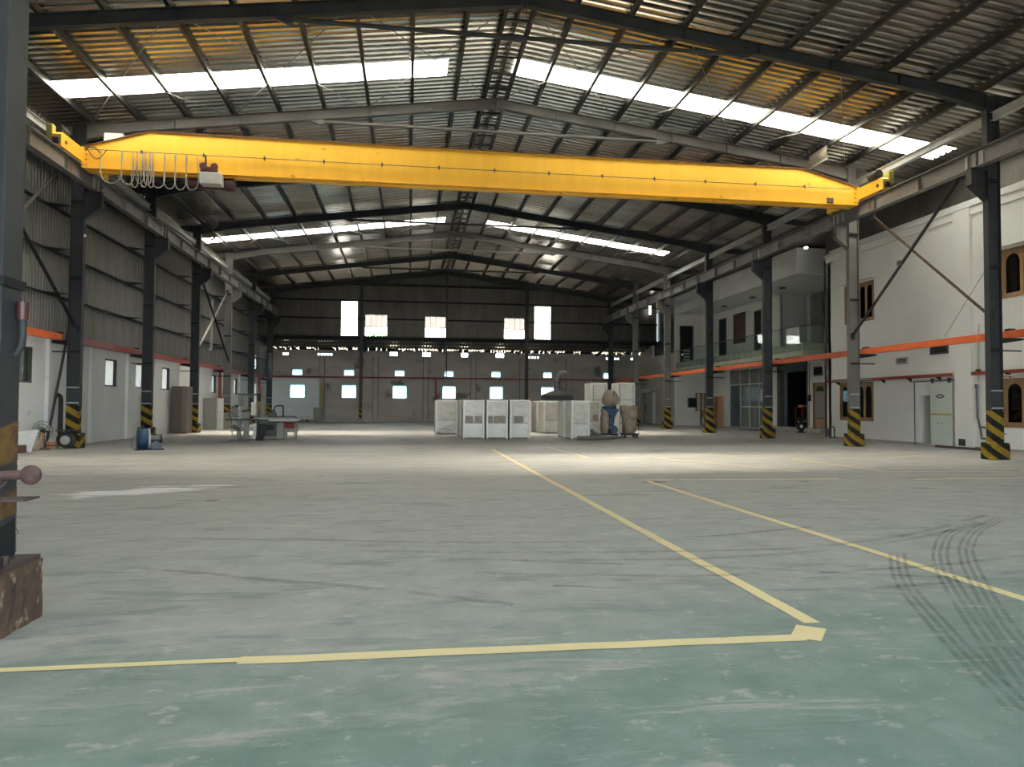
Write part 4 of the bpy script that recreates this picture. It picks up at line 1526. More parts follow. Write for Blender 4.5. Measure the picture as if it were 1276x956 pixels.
# ================================================================== STEELWORK
def column_proto(side):
    """side = +1: hall lies towards -X (office row); -1: hall lies towards +X.  Local origin on the floor at the section centre."""
    o = thing('steel_column', 'x', 'column')
    hd, hw, t = 0.21, 0.1, 0.016
    s = -side                                 # direction of the hall
    ztop = roof_z(XR + 0.21 if side > 0 else XL - 0.21) - 0.22
    MB().box(*sorted((s * hd, s * (hd - t))), -hw, hw, 1.45, ztop).build('flange', 'frame_steel', o)
    MB().box(*sorted((-s * hd, -s * (hd - t))), -hw, hw, 1.45, ztop).build('flange', 'frame_steel', o)
    MB().box(-hd + t, hd - t, -0.01, 0.01, 1.45, ztop).build('web', 'frame_steel', o)
    mb = MB()
    mb.box(-hd, hd, -hw, hw, 0.5, 1.46)
    mb.build('hazard_casing', 'hazard', o)
    MB().bbox(-0.3, 0.3, -0.24, 0.24, 0, 0.5, 0.025).build('plinth', 'hazard', o)
    for z in (1.5, 2.02):
        MB().box(-hd + t, hd - t, -hw, hw, z, z + 0.04).build('stiffener', 'grey_paint', o)
    MB().box(-hd + t, hd - t, -hw + 0.02, -hw + 0.03, 1.54, 2.02).build('cover_plate', 'frame_steel', o)
    for z in (3.2, 5.7, 8.3):
        MB().box(-hd + t, hd - t, -hw - 0.004, hw + 0.004, z, z + 0.09).build('stiffener', 'dark_plate', o)
    # crane corbel
    a, b = s * hd, s * (hd + 0.55)
    mb = MB()
    mb.prism([(a, 7.75), (b, 8.2), (b, 8.68), (a, 8.68)], 1, -0.012, 0.012)
    mb.box(min(a, b), max(a, b), -0.11, 0.11, 8.66, 8.69)
    mb.box(min(b, b - s * 0.02), max(b, b - s * 0.02), -0.11, 0.11, 8.2, 8.66)
    mb.bar((a, 0, 7.75), (b, 0, 8.2), 0.22, 0.02)
    mb.build('corbel', 'frame_steel', o)
    bo = MB()
    for k in range(4):
        bo.cyl((-0.05, -0.02, 9.6 + 0.18 * k), (-0.05, -0.012, 9.6 + 0.18 * k), 0.02, 6)
        bo.cyl((0.05, -0.02, 9.6 + 0.18 * k), (0.05, -0.012, 9.6 + 0.18 * k), 0.02, 6)
    bo.build('bolt_group', 'dark_plate', o)
    # arm that carries the coloured service beam
    MB().prism([(-s * hd, 3.45), (-s * hd, 3.62), (-s * (hd + 0.75), 3.62), (-s * (hd + 0.75), 3.56)], 1, -0.05, 0.05).build('service_arm', 'dark_plate', o)
    MB().box(*sorted((-s * hd, -s * (hd + 0.7))), -0.02, 0.02, 3.22, 3.26).build('service_arm', 'dark_plate', o)
    return o


pr = column_proto(1)
pl = column_proto(-1)
for i in range(1, 8):
    k = 8 - i
    where = 'standing against the gable wall' if k == 1 else '%s column out from the gable wall' % ordinal(k)
    lr = 'striped-foot %s steel column on the office side, ' % ('pale' if i in (2, 5, 6) else 'dark') + where
    ll = 'striped-foot %s steel column along the cladded side wall, ' % ('pale' if i == 5 else 'dark') + where
    loc = (XR + 0.21, frame_y(i) + 0.1, 0)
    if i == 1:
        pr.location = loc
        pr['label'] = lr
        pr['group'] = 'striped hall columns'
    else:
        q_ = dup(pr, loc, label=lr)
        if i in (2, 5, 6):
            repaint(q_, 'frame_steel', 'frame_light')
    if i >= 2:
        loc = (XL - 0.21, frame_y(i) + 0.1, 0)
        if i == 2:
            pl.location = loc
            pl['label'] = ll
            pl['group'] = 'striped hall columns'
        else:
            q_ = dup(pl, loc, label=ll)
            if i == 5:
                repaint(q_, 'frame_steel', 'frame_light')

# gable posts
for x, wd, lab in ((-3.92, 0.26, 'dark steel gable post with striped foot between the square windows'), (9.9, 0.26, 'dark steel gable post behind the black hood, beside the tall opening')):
    o = thing('gable_post', lab, 'post', (x, YG - 0.28, 0), group='gable posts')
    zt = roof_z(x) - 0.25
    mb = MB()
    mb.box(-wd / 2, wd / 2, -0.1, -0.085, 1.2, zt)
    mb.box(-wd / 2, wd / 2, 0.085, 0.1, 1.2, zt)
    mb.box(-0.01, 0.01, -0.085, 0.085, 1.2, zt)
    mb.build('shaft', 'frame_steel', o)
    MB().box(-wd / 2, wd / 2, -0.1, 0.1, 0.4, 1.2).build('hazard_casing', 'hazard', o)
    MB().bbox(-0.28, 0.28, -0.24, 0.16, 0, 0.42, 0.02).build('plinth', 'concrete', o)
o = thing('hanger_pipe', 'thin dark pipe running down the middle of the gable wall', 'pipe', (3.09, YG - 0.2, 4.0))
MB().cyl((0, 0, -0.2), (0, 0, 8.7), 0.05, 8).build('pipe', 'frame_steel', o)
for z in (2.9, 4.6):
    MB().box(-0.1, 0.1, 0.0, 0.15, z, z + 0.05).build('clip', 'dark_plate', o)


# ------------------------------------------------------------------ rafters with tie tubes
def rafter_proto():
    o = thing('roof_rafter', 'x', 'rafter', (XC, 0, 12.4), group='pitched roof rafters')
    for s in (-1, 1):
        xe = XR - XC if s > 0 else XC - XL

        def top(d):
            return ZR - 12.4 - 0.205 - SL * d
        dep = lambda d: 0.36 if d < xe - 1.6 else 0.36 + 0.16 * min(1, (d - xe + 1.6) / 1.6)
        ds = [0, 1.2, 4, 8, xe - 1.6, xe - 0.8, xe]
        wb, fb, ft = MB(), MB(), MB()
        for a, b in zip(ds[:-1], ds[1:]):
            pa, pb = (s * a, top(a)), (s * b, top(b))
            qa, qb = (s * a, top(a) - dep(a)), (s * b, top(b) - dep(b))
            wb.prism([pa, pb, qb, qa], 1, -0.008, 0.008)
            ft.prism([pa, pb, (pb[0], pb[1] - 0.014), (pa[0], pa[1] - 0.014)], 1, -0.1, 0.1)
            fb.prism([(qa[0], qa[1] + 0.014), (qb[0], qb[1] + 0.014), qb, qa], 1, -0.1, 0.1)
        wb.build('web', 'frame_steel', o)
        ft.build('flange', 'frame_steel', o)
        fb.build('flange', 'frame_steel', o)
        for d in (2.3, 4.55, 6.8, 9.0, 11.2):
            MB().box(s * d - 0.008, s * d + 0.008, -0.085, 0.085, top(d) - dep(d) + 0.01, top(d) - 0.01).build('stiffener', 'frame_steel', o)
        # lighter arm past the column
        x0, x1 = xe + 0.42, (20.75 - XC if s > 0 else XC + 12.15)
        if x1 > x0 + 0.3:
            m2 = MB()
            m2.prism([(s * x0, top(x0)), (s * x1, top(x1)), (s * x1, top(x1) - 0.16), (s * x0, top(x0) - 0.34)], 1, -0.008, 0.008)
            m2.prism([(s * x1, top(x1) - 0.16), (s * x0, top(x0) - 0.34), (s * x0, top(x0) - 0.352), (s * x1, top(x1) - 0.172)], 1, -0.08, 0.08)
            m2.build('outrigger', 'frame_steel', o)
        # bracket for the tie
        d = 6.3
        zb = top(d) - dep(d)
        zt_ = 11.6 - 12.4
        MB().prism([(s * (d + 0.5), zb), (s * (d - 0.15), zb + SL * 0.6), (s * (d - 0.15), zt_ - 0.1), (s * (d + 0.02), zt_ - 0.12)], 1, -0.06, 0.06).build('tie_bracket', 'frame_steel', o)
    for s in (-1, 1):
        MB().box(s * 0.05 - 0.012, s * 0.05 + 0.012, -0.1, 0.1, ZR - 12.4 - 0.62, ZR - 12.4 - 0.2).build('ridge_plate', 'frame_steel', o)
    MB().cyl((-6.2, 0, -0.8), (6.2, 0, -0.8), 0.06, 10).build('tie_tube', 'frame_steel', o)
    return o


rp = rafter_proto()
for i in range(1, 8):
    k = 8 - i
    lab = 'pitched %s steel rafter with a horizontal tie tube, ' % ('pale' if i in (2, 5) else 'dark') + ('against the gable wall' if k == 1 else '%s one out from the gable wall' % ordinal(k))
    loc = (XC, frame_y(i) + 0.1, 12.4)
    if i == 1:
        rp.location = loc
        rp['label'] = lab
    else:
        q_ = dup(rp, loc, label=lab)
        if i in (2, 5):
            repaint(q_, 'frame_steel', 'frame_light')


# ------------------------------------------------------------------ wall bracing
def brace(label, x, ya, za, yb, zb, m='runway_steel', wd=0.09, name='diagonal_brace'):
    o = thing(name, label, 'brace', (x, ya, za), group='diagonal wall braces')
    mb = MB()
    mb.bar((x, ya, za), (x, yb, zb), 0.012, wd, (1, 0, 0))
    mb.bar((x - 0.04, ya, za), (x - 0.04, yb, zb), wd, 0.012, (1, 0, 0))
    mb.build('angle_bar', m, o, world=True)
    for y, z in ((ya, za), (yb, zb)):
        MB().box(x - 0.02, x + 0.03, y - 0.14, y + 0.14, z - 0.14, z + 0.14).build('gusset', 'frame_steel', o, world=True)


ya, yb = frame_y(1) + 0.2, frame_y(2)
brace('dark diagonal brace rising from the column foot beside the upper office window', XR + 0.12, yb, 4.3, ya + 0.95, 8.85, 'dark_plate')
brace('rust-pale diagonal brace crossing a darker one before the office wall', XR + 0.2, ya, 4.3, yb - 1.2, 8.75, 'rust')
brace('dark diagonal brace dropping to the column by the leaning pole', XL - 0.12, yb, 4.0, ya, 8.7, 'dark_plate')
brace('grey diagonal brace rising to the runway above the leaning pole', XL - 0.2, ya, 4.2, yb - 1.6, 8.75)
ya, yb = frame_y(4) + 0.2, frame_y(5)
brace('dark diagonal brace along the cladded wall over the leaning boards', XL - 0.12, ya + 0.5, 8.3, yb, 4.2, 'dark_plate')
brace('pale diagonal brace along the cladded wall over the leaning boards', XL - 0.2, yb - 0.3, 8.4, ya, 4.2)
o = thing('vertical_strut', 'pale vertical strut hanging between crossed braces on the cladded wall', 'strut', (XL - 0.3, (ya + yb) / 2, 4.6))
MB().box(-0.05, 0.05, -0.05, 0.05, 0, 2.9).build('strut', 'grey_paint', o)
MB().box(-0.05, 0.05, -0.6, 0.05, 0, 0.06).build('foot_arm', 'grey_paint', o)

tag(MB().cyl((XR + 0.25, frame_y(1) + 0.25, 5.9), (XR + 0.75, 22.0, 3.92), 0.008, 5).build('stay_wire', 'rope'), 'thin stay wire slanting from a striped column to the orange beam', 'wire')
o = thing('lamp_bracket', 'small dark lamp bracket clipped on the crossing brace before the office wall', 'bracket', (XR + 0.02, 23.2, 6.62))
MB().bbox(-0.06, 0.02, -0.1, 0.1, -0.08, 0.08, 0.01).build('head', 'cast_iron', o)
MB().bar((0, 0, 0), (0.1, 0, 0.05), 0.04, 0.03).build('arm', 'dark_plate', o)

# ------------------------------------------------------------------ service beams
def service_beam(label, x, ya, yb, m):
    o = thing('service_beam', label, 'beam', (x, (ya + yb) / 2, 3.62), group='orange service beams')
    mb = MB()
    mb.box(x - 0.1, x + 0.1, ya, yb, 3.62, 3.635)
    mb.box(x - 0.1, x + 0.1, ya, yb, 3.825, 3.84)
    s = -0.1 if x > 0 else 0.1
    mb.box(*sorted((x + s, x + s * 0.86)), ya, yb, 3.635, 3.825)
    mb.build('channel', m, o, world=True)
    mb = MB()
    for y in (ya + 0.05, yb - 0.05):
        mb.box(x - 0.1, x + 0.1, y - 0.04, y + 0.04, 3.84, 3.9)
    mb.build('end_clip', 'dark_plate', o, world=True)
    return o


for i in range(0, 7):
    pos = 'running up to the gable wall' if i == 6 else '%s bay from the gable wall' % ordinal(7 - i)
    service_beam('orange painted service beam before the office block, ' + pos, XR + 0.75, frame_y(i) + 0.1, frame_y(i + 1) + 0.09, 'orange_paint')
    if i >= 1:
        service_beam('red-orange service beam along the cladded side wall, ' + pos, XL - 0.72, frame_y(i) + 0.1, frame_y(i + 1) + 0.09, 'orange_paint' if i < 2 else 'red_paint')

# ------------------------------------------------------------------ crane runways
def runway(label, x, wallside):
    o = thing('crane_runway', label, 'crane rail', (x, 26, 8.69), group='crane runways')
    for i in range(-3, 7):
        ya, yb = frame_y(i) + 0.1, frame_y(i + 1) + 0.1
        mb = MB()
        mb.box(x - 0.13, x + 0.13, ya + 0.01, yb - 0.01, 8.69, 8.71)
        mb.box(x - 0.15, x + 0.15, ya + 0.01, yb - 0.01, 9.19, 9.21)
        mb.box(x - 0.008, x + 0.008, ya + 0.01, yb - 0.01, 8.71, 9.19)
        b_ = mb.build('beam', 'runway_steel', o, world=True)
        for y in (ya + 0.16, ya + 2.3, ya + 4.6, yb - 0.16):
            MB().box(x - 0.12, x + 0.12, y - 0.006, y + 0.006, 8.71, 9.19).build('stiffener', 'runway_steel', b_, world=True)
        s = -1 if wallside > 0 else 1
        MB().box(*sorted((x + s * 0.02, x + s * 0.035)), ya - 0.35, ya + 0.35, 8.74, 9.16).build('splice_plate', 'grey_paint', b_, world=True)
    MB().box(x - 0.03, x + 0.03, frame_y(-3), frame_y(7) - 0.2, 9.21, 9.27).build('rail', 'crane_rust', o, world=True)
    return o


XRR, XRL = XR - 0.33, XL + 0.33
runway('grey steel crane runway beam carried by the office-side columns', XRR, 1)
runway('grey steel crane runway beam along the cladded side wall', XRL, -1)

# ------------------------------------------------------------------ overhead crane
YC = 25.15
cr = thing('overhead_crane', 'yellow single-girder overhead crane spanning the hall', 'crane', (3.05, YC, 9.25))
xa, xb = XRL + 0.12, XRR - 0.12
zb, ze, zt = 9.12, 9.80, 10.40
prof = [(xa, zb), (xb, zb), (xb, ze), (xb - 2.2, zt - 0.02), (xa + 2.0, zt), (xa, ze)]
gird = MB().prism(prof, 1, YC - 0.24, YC + 0.24).build('girder', 'crane_yellow', cr, world=True)
# top and bottom flange plates
mb = MB()
tp = [(xa, ze), (xa + 2.0, zt), (xb - 2.2, zt - 0.02), (xb, ze)]
for p, q in zip(tp[:-1], tp[1:]):
    mb.prism([p, q, (q[0], q[1] + 0.018), (p[0], p[1] + 0.018)], 1, YC - 0.3, YC + 0.3)
mb.build('top_plate', 'crane_rust', gird, world=True)
MB().box(xa, xb, YC - 0.3, YC + 0.3, zb - 0.02, zb).build('bottom_plate', 'crane_yellow', gird, world=True)
MB().box(xa + 0.4, xb - 0.4, YC - 0.09, YC + 0.09, zb - 0.07, zb - 0.02).build('hoist_rail', 'crane_yellow', gird, world=True)
for x, s in ((XRL, -1), (XRR, 1)):
    mb = MB()
    y0, y1 = YC - 1.75, YC + 1.75
    mb.prism([(y0, 9.3), (y1, 9.3), (y1, 9.66), (y1 - 0.1, 9.74), (y0 + 0.1, 9.74), (y0, 9.66)], 0, x - 0.13, x + 0.13)
    ec = mb.build('end_carriage', 'crane_yellow', cr, world=True)
    for y in (y0 + 0.3, y1 - 0.3):
        MB().cyl((x - 0.07, y, 9.42), (x + 0.07, y, 9.42), 0.15, 18).build('wheel', 'cast_iron', ec, world=True)
    MB().cyl((x - s * 0.13, y0 + 0.3, 9.5), (x - s * 0.16, y0 + 0.3, 9.5), 0.06, 10).build('axle_cap', 'crane_rust', ec, world=True)
    # drive motor standing on the near end
    mo = MB().cyl((x - 0.1, y0 + 0.25, 9.92), (x - 0.1, y0 + 0.75, 9.92), 0.15, 14).build('drive_motor', 'black', ec, world=True)
    for k in range(5):
        MB().cyl((x - 0.1, y0 + 0.3 + 0.09 * k, 9.92), (x - 0.1, y0 + 0.33 + 0.09 * k, 9.92), 0.17, 14).build('fin', 'cast_iron', ec, world=True)
    MB().bbox(x + s * 0.24 - 0.1, x + s * 0.24 + 0.1, y0 + 0.05, y0 + 0.4, 9.5, 9.98, 0.02).build('gearbox', 'olive', ec, world=True)
    MB().bbox(x - 0.1, x + 0.1, y0 - 0.08, y0, 9.36, 9.56, 0.02).build('buffer', 'black', ec, world=True)
    xj = xa if s < 0 else xb
    mb = MB()
    mb.box(xj - 0.02, xj + 0.02, YC - 0.32, YC + 0.32, zb, ze)
    jp = mb.build('joint_plate', 'crane_yellow', cr, world=True)
    bm_ = MB()
    for k in range(4):
        bm_.cyl((xj - s * 0.1, YC - 0.24, zb + 0.1 + 0.17 * k), (xj - s * 0.1, YC - 0.265, zb + 0.1 + 0.17 * k), 0.022, 6)
    bm_.build('bolt_row', 'crane_rust', jp, world=True)
# control box on the girder shoulder
MB().bbox(xa + 0.55, xa + 1.15, YC - 0.1, YC + 0.3, 10.0, 10.36, 0.02).build('control_box', 'grey_paint', cr, world=True)
# festoon wire with clamps
fy = YC - 0.34
MB().cyl((xa + 0.2, fy, 9.70), (xb - 0.3, fy, 9.68), 0.012, 6).build('festoon_wire', 'rope', cr, world=True)
cl_ = MB()
cl_.bar((0, 0.1, 0.06), (0, 0.0, -0.02), 0.05, 0.03)
cl_.bar((0, 0.0, 0.07), (0, 0.0, -0.06), 0.04, 0.03)
cm = cl_.mesh('wire_clamp', 'black')
for k in range(13):
    x = -8.7 + 1.93 * k
    if x < xb:
        place('wire_clamp', cm, (x - 3.05, fy - YC, 9.69 - 9.25), cr)
# hanging cable loops
loops = [(-9.95, -9.05, 1.05), (-9.0, -8.52, 1.06), (-8.50, -8.33, 1.15), (-8.31, -8.1, 1.0), (-8.08, -7.95, 1.12), (-7.93, -7.75, 1.05), (-7.73, -7.62, 1.12), (-7.6, -7.1, 1.12), (-7.05, -6.6, 1.14), (-6.55, -6.1, 1.16), (-6.05, -5.55, 1.15)]
# compress the row so that it ends at the hoist
x_lo, x_hi = -9.9, -6.95
for a, b, dpt in loops:
    a2 = x_lo + (a + 9.95) / (9.95 - 5.55) * (x_hi - x_lo)
    b2 = x_lo + (b + 9.95) / (9.95 - 5.55) * (x_hi - x_lo)
    pts = []
    bulge = 0.06
    for q in range(17):
        t = q / 16
        sx = math.sin(math.pi * t)
        x = a2 + (b2 - a2) * (0.5 - 0.5 * math.cos(math.pi * t)) + (bulge * math.sin(2 * math.pi * t) * -1)
        zz = 9.66 - dpt * (sx ** 0.55)
        pts.append((x, fy - 0.02 + 0.015 * math.sin(a * 9), zz))
    MB().tube(pts, 0.017, 6).build('cable_loop', 'cable_grey', cr, world=True)
pts = [(-10.35 + 0.6 * t, fy, 9.72 - 0.32 * math.sin(math.pi * t)) for t in [k / 10 for k in range(11)]]
MB().tube(pts, 0.014, 6).build('cable_loop', 'black', cr, world=True)
MB().tube([(-10.4, fy + .02, 9.66), (-10.3, fy, 9.78), (-10.1, fy, 9.76), (-9.95, fy, 9.6)], 0.02, 6).build('cable_tail', 'black', cr, world=True)
MB().bbox(xb - 1.25, xb - 1.0, YC - 0.32, YC - 0.24, zb + 0.02, zb + 0.22, 0.02).build('limit_switch', 'rust', cr, world=True)

# ------------------------------------------------------------------ hoist
ho = thing('electric_hoist', 'maroon rope hoist with grey control box and hook under the yellow girder', 'hoist', (-6.5, YC, 8.35))
MB().cyl((-6.95, YC, 8.85), (-6.1, YC, 8.85), 0.19, 18).build('rope_drum', 'maroon_paint', ho, world=True)
MB().cyl((-6.1, YC, 8.85), (-5.85, YC, 8.85), 0.22, 18).build('drum_motor', 'maroon_paint', ho, world=True)
mo = MB().cyl((-7.3, YC, 8.85), (-6.95, YC, 8.85), 0.17, 16).build('hoist_motor', 'maroon_paint', ho, world=True)
MB().cyl((-7.34, YC, 8.85), (-7.3, YC, 8.85), 0.14, 16).build('fan_cover', 'grey_paint', mo, world=True)
MB().bbox(-6.82, -6.15, YC - 0.62, YC - 0.2, 8.68, 9.06, 0.02).build('control_box', 'grey_paint', ho, world=True)
for x in (-6.75, -6.4):
    tr = MB().cyl((x, YC - 0.46, 9.3), (x, YC - 0.40, 9.3), 0.12, 16).build('trolley_wheel', 'maroon_paint', ho, world=True)
    MB().cyl((x, YC + 0.40, 9.3), (x, YC + 0.46, 9.3), 0.12, 16).build('trolley_wheel', 'maroon_paint', ho, world=True)
mb = MB()
for y in (YC - 0.40, YC + 0.38):
    mb.box(-6.85, -6.3, y, y + 0.02, 8.95, 9.3)
mb.build('trolley_frame', 'maroon_paint', ho, world=True)
MB().cyl((-6.7, fy, 9.32), (-6.7, fy, 9.68), 0.03, 8).build('cable_entry', 'black', ho, world=True)
for x in (-6.6, -6.5):
    MB().cyl((x, YC, 7.72), (x, YC, 8.7), 0.009, 6).build('rope', 'rope', ho, world=True)
hb = MB().lathe([(0.05, -0.07), (0.19, -0.06), (0.19, 0.06), (0.05, 0.07)], (-6.55, YC, 7.55), 18, axis=1).build('hook_block', 'dark_plate', ho, world=True)
pts = [(-6.55, YC, 7.38), (-6.55, YC, 7.2)] + [(-6.55 + 0.09 * math.sin(t), YC, 7.09 + 0.1 * math.cos(t)) for t in [0.3 + k * 0.42 for k in range(11)]]
MB().tube(pts, 0.028, 8).build('hook', 'dark_plate', ho, world=True)
# ================================================================== THINGS IN THE HALL
# ------------------------------------------------------------------ near column beside the camera
nc = thing('steel_column', 'near steel column with worn yellow bands on a chipped brown plinth', 'column', (-2.86, 5.3, 0))
hd, hw, t = 0.2, 0.12, 0.016
for s in (-1, 1):
    MB().box(*sorted((s * hd, s * (hd - t))), -hw, hw, 0.44, 12.0).build('flange', 'frame_steel', nc)
MB().box(-hd + t, hd - t, -0.01, 0.01, 0.44, 12.0).build('web', 'frame_steel', nc)
pm, nt_, b_ = base_mat('band_paint')
mx_ = N(nt_, 'ShaderNodeMix', data_type='RGBA')
nz_ = N(nt_, 'ShaderNodeTexNoise')
nz_.inputs['Scale'].default_value = 6
nz_.inputs['Detail'].default_value = 8
tc_ = N(nt_, 'ShaderNodeTexCoord')
mr_ = N(nt_, 'ShaderNodeMapRange')
mr_.inputs['From Min'].default_value = 0.42
mr_.inputs['From Max'].default_value = 0.62
nt_.links.new(tc_.outputs['Object'], nz_.inputs['Vector'])
nt_.links.new(nz_.outputs['Fac'], mr_.inputs[0])
nt_.links.new(mr_.outputs[0], mx_.inputs[0])
mx_.inputs[6].default_value = (0.15, 0.085, 0.02, 1)
mx_.inputs[7].default_value = (0.045, 0.026, 0.02, 1)
nt_.links.new(mx_.outputs[2], b_.inputs['Base Color'])
b_.inputs['Roughness'].default_value = 0.7
for z0, z1, m in ((1.08, 1.38, 'band_paint'), (0.97, 1.08, 'rust_dark'), (0.72, 0.93, 'band_paint'), (0.44, 0.72, 'dark_plate')):
    mb = MB()
    mb.add([(hd + 0.003, -hw, z0), (hd + 0.003, hw, z0 + 0.03), (hd + 0.003, hw, z1), (hd + 0.003, -hw, z1 - 0.05)], [(0, 1, 2, 3)])
    mb.add([(hd + 0.003, -hw - 0.003, z0), (-hd, -hw - 0.003, z0), (-hd, -hw - 0.003, z1 - 0.2), (hd + 0.003, -hw - 0.003, z1 - 0.05)], [(0, 1, 2, 3)])
    mb.build('paint_band', m, nc)
MB().box(-hd - 0.02, hd + 0.02, -hw - 0.02, hw + 0.02, 2.28, 2.34).build('stiffener', 'dark_plate', nc)
# chipped plinth
mb = MB()
rnd = random.Random(3)
nx, nz2 = 8, 6
vs, fs = [], []
for i in range(nx + 1):
    for j in range(nz2 + 1):
        vs.append((0.31 + rnd.uniform(-0.012, 0.008), -0.27 + 0.54 * i / nx, 0.41 * j / nz2))
fs = [(i * (nz2 + 1) + j, (i + 1) * (nz2 + 1) + j, (i + 1) * (nz2 + 1) + j + 1, i * (nz2 + 1) + j + 1) for i in range(nx) for j in range(nz2)]
mb.add(vs, fs)
mb.box(-0.36, 0.30, -0.27, 0.27, 0, 0.41)
mb.build('plinth', 'rust', nc)
MB().box(-0.36, 0.30, -0.28, 0.26, 0.41, 0.44).build('base_plate', 'rust_dark', nc)
mb = MB()
for y in (-0.2, -0.1):
    mb.cyl((0.25, y, 0.44), (0.25, y, 0.5), 0.025, 8)
mb.build('anchor_bolts', 'rust_dark', nc)

sh = thing('angle_shelf', 'thin rusty steel shelf plate fixed across the near column', 'shelf', (-2.7, 5.1, 0.88))
MB().box(-0.4, 0.31, -0.14, 0.06, 0.0, 0.012).build('plate', 'rust_dark', sh)
MB().bar((0.02, 0.02, 0.0), (0.1, 0.02, 0.13), 0.03, 0.02, (0, 1, 0)).build('strut', 'rust_dark', sh)
sp = thing('pipe_roller', 'rusty pipe with a round end disc above the steel shelf', 'roller', (-2.7, 5.08, 1.02))
MB().cyl((-0.4, 0, 0), (0.27, 0.0, 0.02), 0.03, 12).build('pipe', 'rust_plain', sp)
MB().lathe([(0.02, -0.02), (0.06, -0.016), (0.064, 0.0), (0.06, 0.016), (0.02, 0.02)], (0.30, -0.02, 0.02), 20, axis=1).build('end_disc', 'rust_plain', sp)
MB().tube([(0.15, 0, -0.02), (0.08, 0, -0.1), (0.0, 0, -0.13)], 0.012, 6).build('strap', 'rust_dark', sp)
cn = thing('paint_can', 'small blue and white can standing on the rusty shelf', 'can', (-2.78, 5.02, 0.893))
MB().cyl((0, 0, 0), (0, 0, 0.1), 0.035, 14).build('body', 'black', cn)
MB().cyl((0, 0, 0.02), (0, 0, 0.045), 0.036, 14).build('label_band', 'white_paint', cn)
MB().cyl((0, 0, 0.0), (0, 0, 0.018), 0.037, 14).build('label_band', 'blue_paint', cn)
hk = thing('wire_hook', 'bent wire dangling from the rusty shelf plate', 'wire', (-2.5, 5.1, 0.6))
MB().tube([(0, 0, 0.28), (0.0, 0, 0.1), (0.006, 0, 0.08), (0.015, 0, 0.07), (0.01, 0, 0.055), (0, 0, 0.06), (0.004, 0, -0.06)], 0.003, 5).build('wire', 'rope', hk)
fu = thing('pipe_funnel', 'maroon pipe socket with a curved grey hose on the near column', 'pipe', (-2.62, 5.36, 2.1))
MB().cyl((0, 0, -0.03), (0, 0, 0.09), 0.036, 16, r1=0.04).build('socket', 'maroon_paint', fu)
MB().tube([(0, 0, -0.03), (0.005, 0, -0.12), (0.0, 0, -0.2), (-0.03, 0, -0.26), (-0.08, 0, -0.28)], 0.024, 10).build('hose', 'frame_steel', fu)

# ------------------------------------------------------------------ clutter by the cladded wall
ty = thing('spare_tyre', 'black tyre with rim leaning on the plinth of a striped column', 'tyre', (-11.2, 25.83, 0.29))
MB().lathe([(0.15, -0.09), (0.24, -0.1), (0.285, -0.06), (0.285, 0.06), (0.24, 0.1), (0.15, 0.09)], (0, 0, 0), 26, axis=1).build('tyre', 'tyre', ty)
MB().lathe([(0.03, -0.105), (0.06, -0.105), (0.09, -0.095), (0.15, -0.1), (0.155, -0.09), (0.15, 0.08)], (0, 0, 0), 20, axis=1).build('rim', 'grey_paint', ty)
tag(MB().bbox(-11.5, -10.86, 25.74, 26.0, 0.58, 0.62, 0.005).build('cover_board', 'rust_dark'), 'thin dark board lying over the leaning tyre', 'board')
tag(MB().cyl((-11.86, 25.9, 0.0), (-11.40, 26.5, 4.65), 0.045, 10).build('leaning_pole', 'frame_steel'), 'long grey pole leaning up against the column by the clutter', 'pole')
bp_ = thing('bent_post', 'short black bent pipe standing on the floor beside the leaning pole', 'post', (-11.6, 26.3, 0))
MB().tube([(0, 0, 0), (0, 0, 1.62), (-0.02, 0, 1.72), (-0.08, 0, 1.78), (-0.16, 0, 1.76)], 0.075, 10).build('pipe', 'black', bp_)
MB().cyl((0, 0, 0), (0, 0, 0.04), 0.11, 12).build('foot', 'black', bp_)
bp2 = thing('bent_post', 'short grey bent pipe standing at the wall behind the blue blower', 'post', (-11.85, 34.8, 0))
MB().tube([(0, 0, 0), (0, 0, 1.75), (-0.02, 0, 1.85), (-0.1, 0, 1.88)], 0.07, 10).build('pipe', 'cast_iron', bp2)
MB().cyl((0, 0, 0), (0, 0, 0.04), 0.11, 12).build('foot', 'cast_iron', bp2)
wb = thing('white_board', 'white board leaning on a stack by the side wall', 'board', (-11.60, 24.0, 0))
mb = MB()
mb.add([(-0.25, 0, 0.12), (0.2, 0, 0.0), (0.31, 0.2, 0.68), (-0.3, 0.2, 0.62)], [(0, 1, 2, 3)])
mb.add([(-0.25, 0.02, 0.12), (0.2, 0.02, 0.0), (0.31, 0.22, 0.68), (-0.3, 0.22, 0.62)], [(3, 2, 1, 0)])
mb.add([(0.2, 0, 0.0), (0.2, 0.02, 0.0), (0.31, 0.22, 0.68), (0.31, 0.2, 0.68)], [(0, 1, 2, 3)])
mb.add([(-0.3, 0.2, 0.62), (0.31, 0.2, 0.68), (0.31, 0.22, 0.68), (-0.3, 0.22, 0.62)], [(0, 1, 2, 3)])
mb.build('sheet', 'white_paint', wb)
pb_ = thing('plywood_offcut', 'brown plywood offcut leaning behind the white board', 'board', (-11.42, 24.4, 0))
MB().bar((0.0, 0.0, 0.0), (0.08, 0.2, 0.56), 0.16, 0.03, (1, 0, 0)).build('sheet', 'wood_light', pb_)
tag(MB().bbox(-11.75, -11.42, 23.55, 23.8, 0.0, 0.24, 0.02).build('dark_crate', 'wood_dark'), 'small dark brown box in front of the white board', 'box')
wbx = thing('wooden_block', 'small scruffy wooden box at the foot of the black bent pipe', 'box', (-11.55, 25.62, 0))
MB().bbox(-0.12, 0.12, -0.1, 0.1, 0, 0.26, 0.01).build('box', 'wood_light', wbx)
MB().box(-0.13, 0.13, -0.11, 0.11, 0.1, 0.14).build('band', 'wood_dark', wbx)
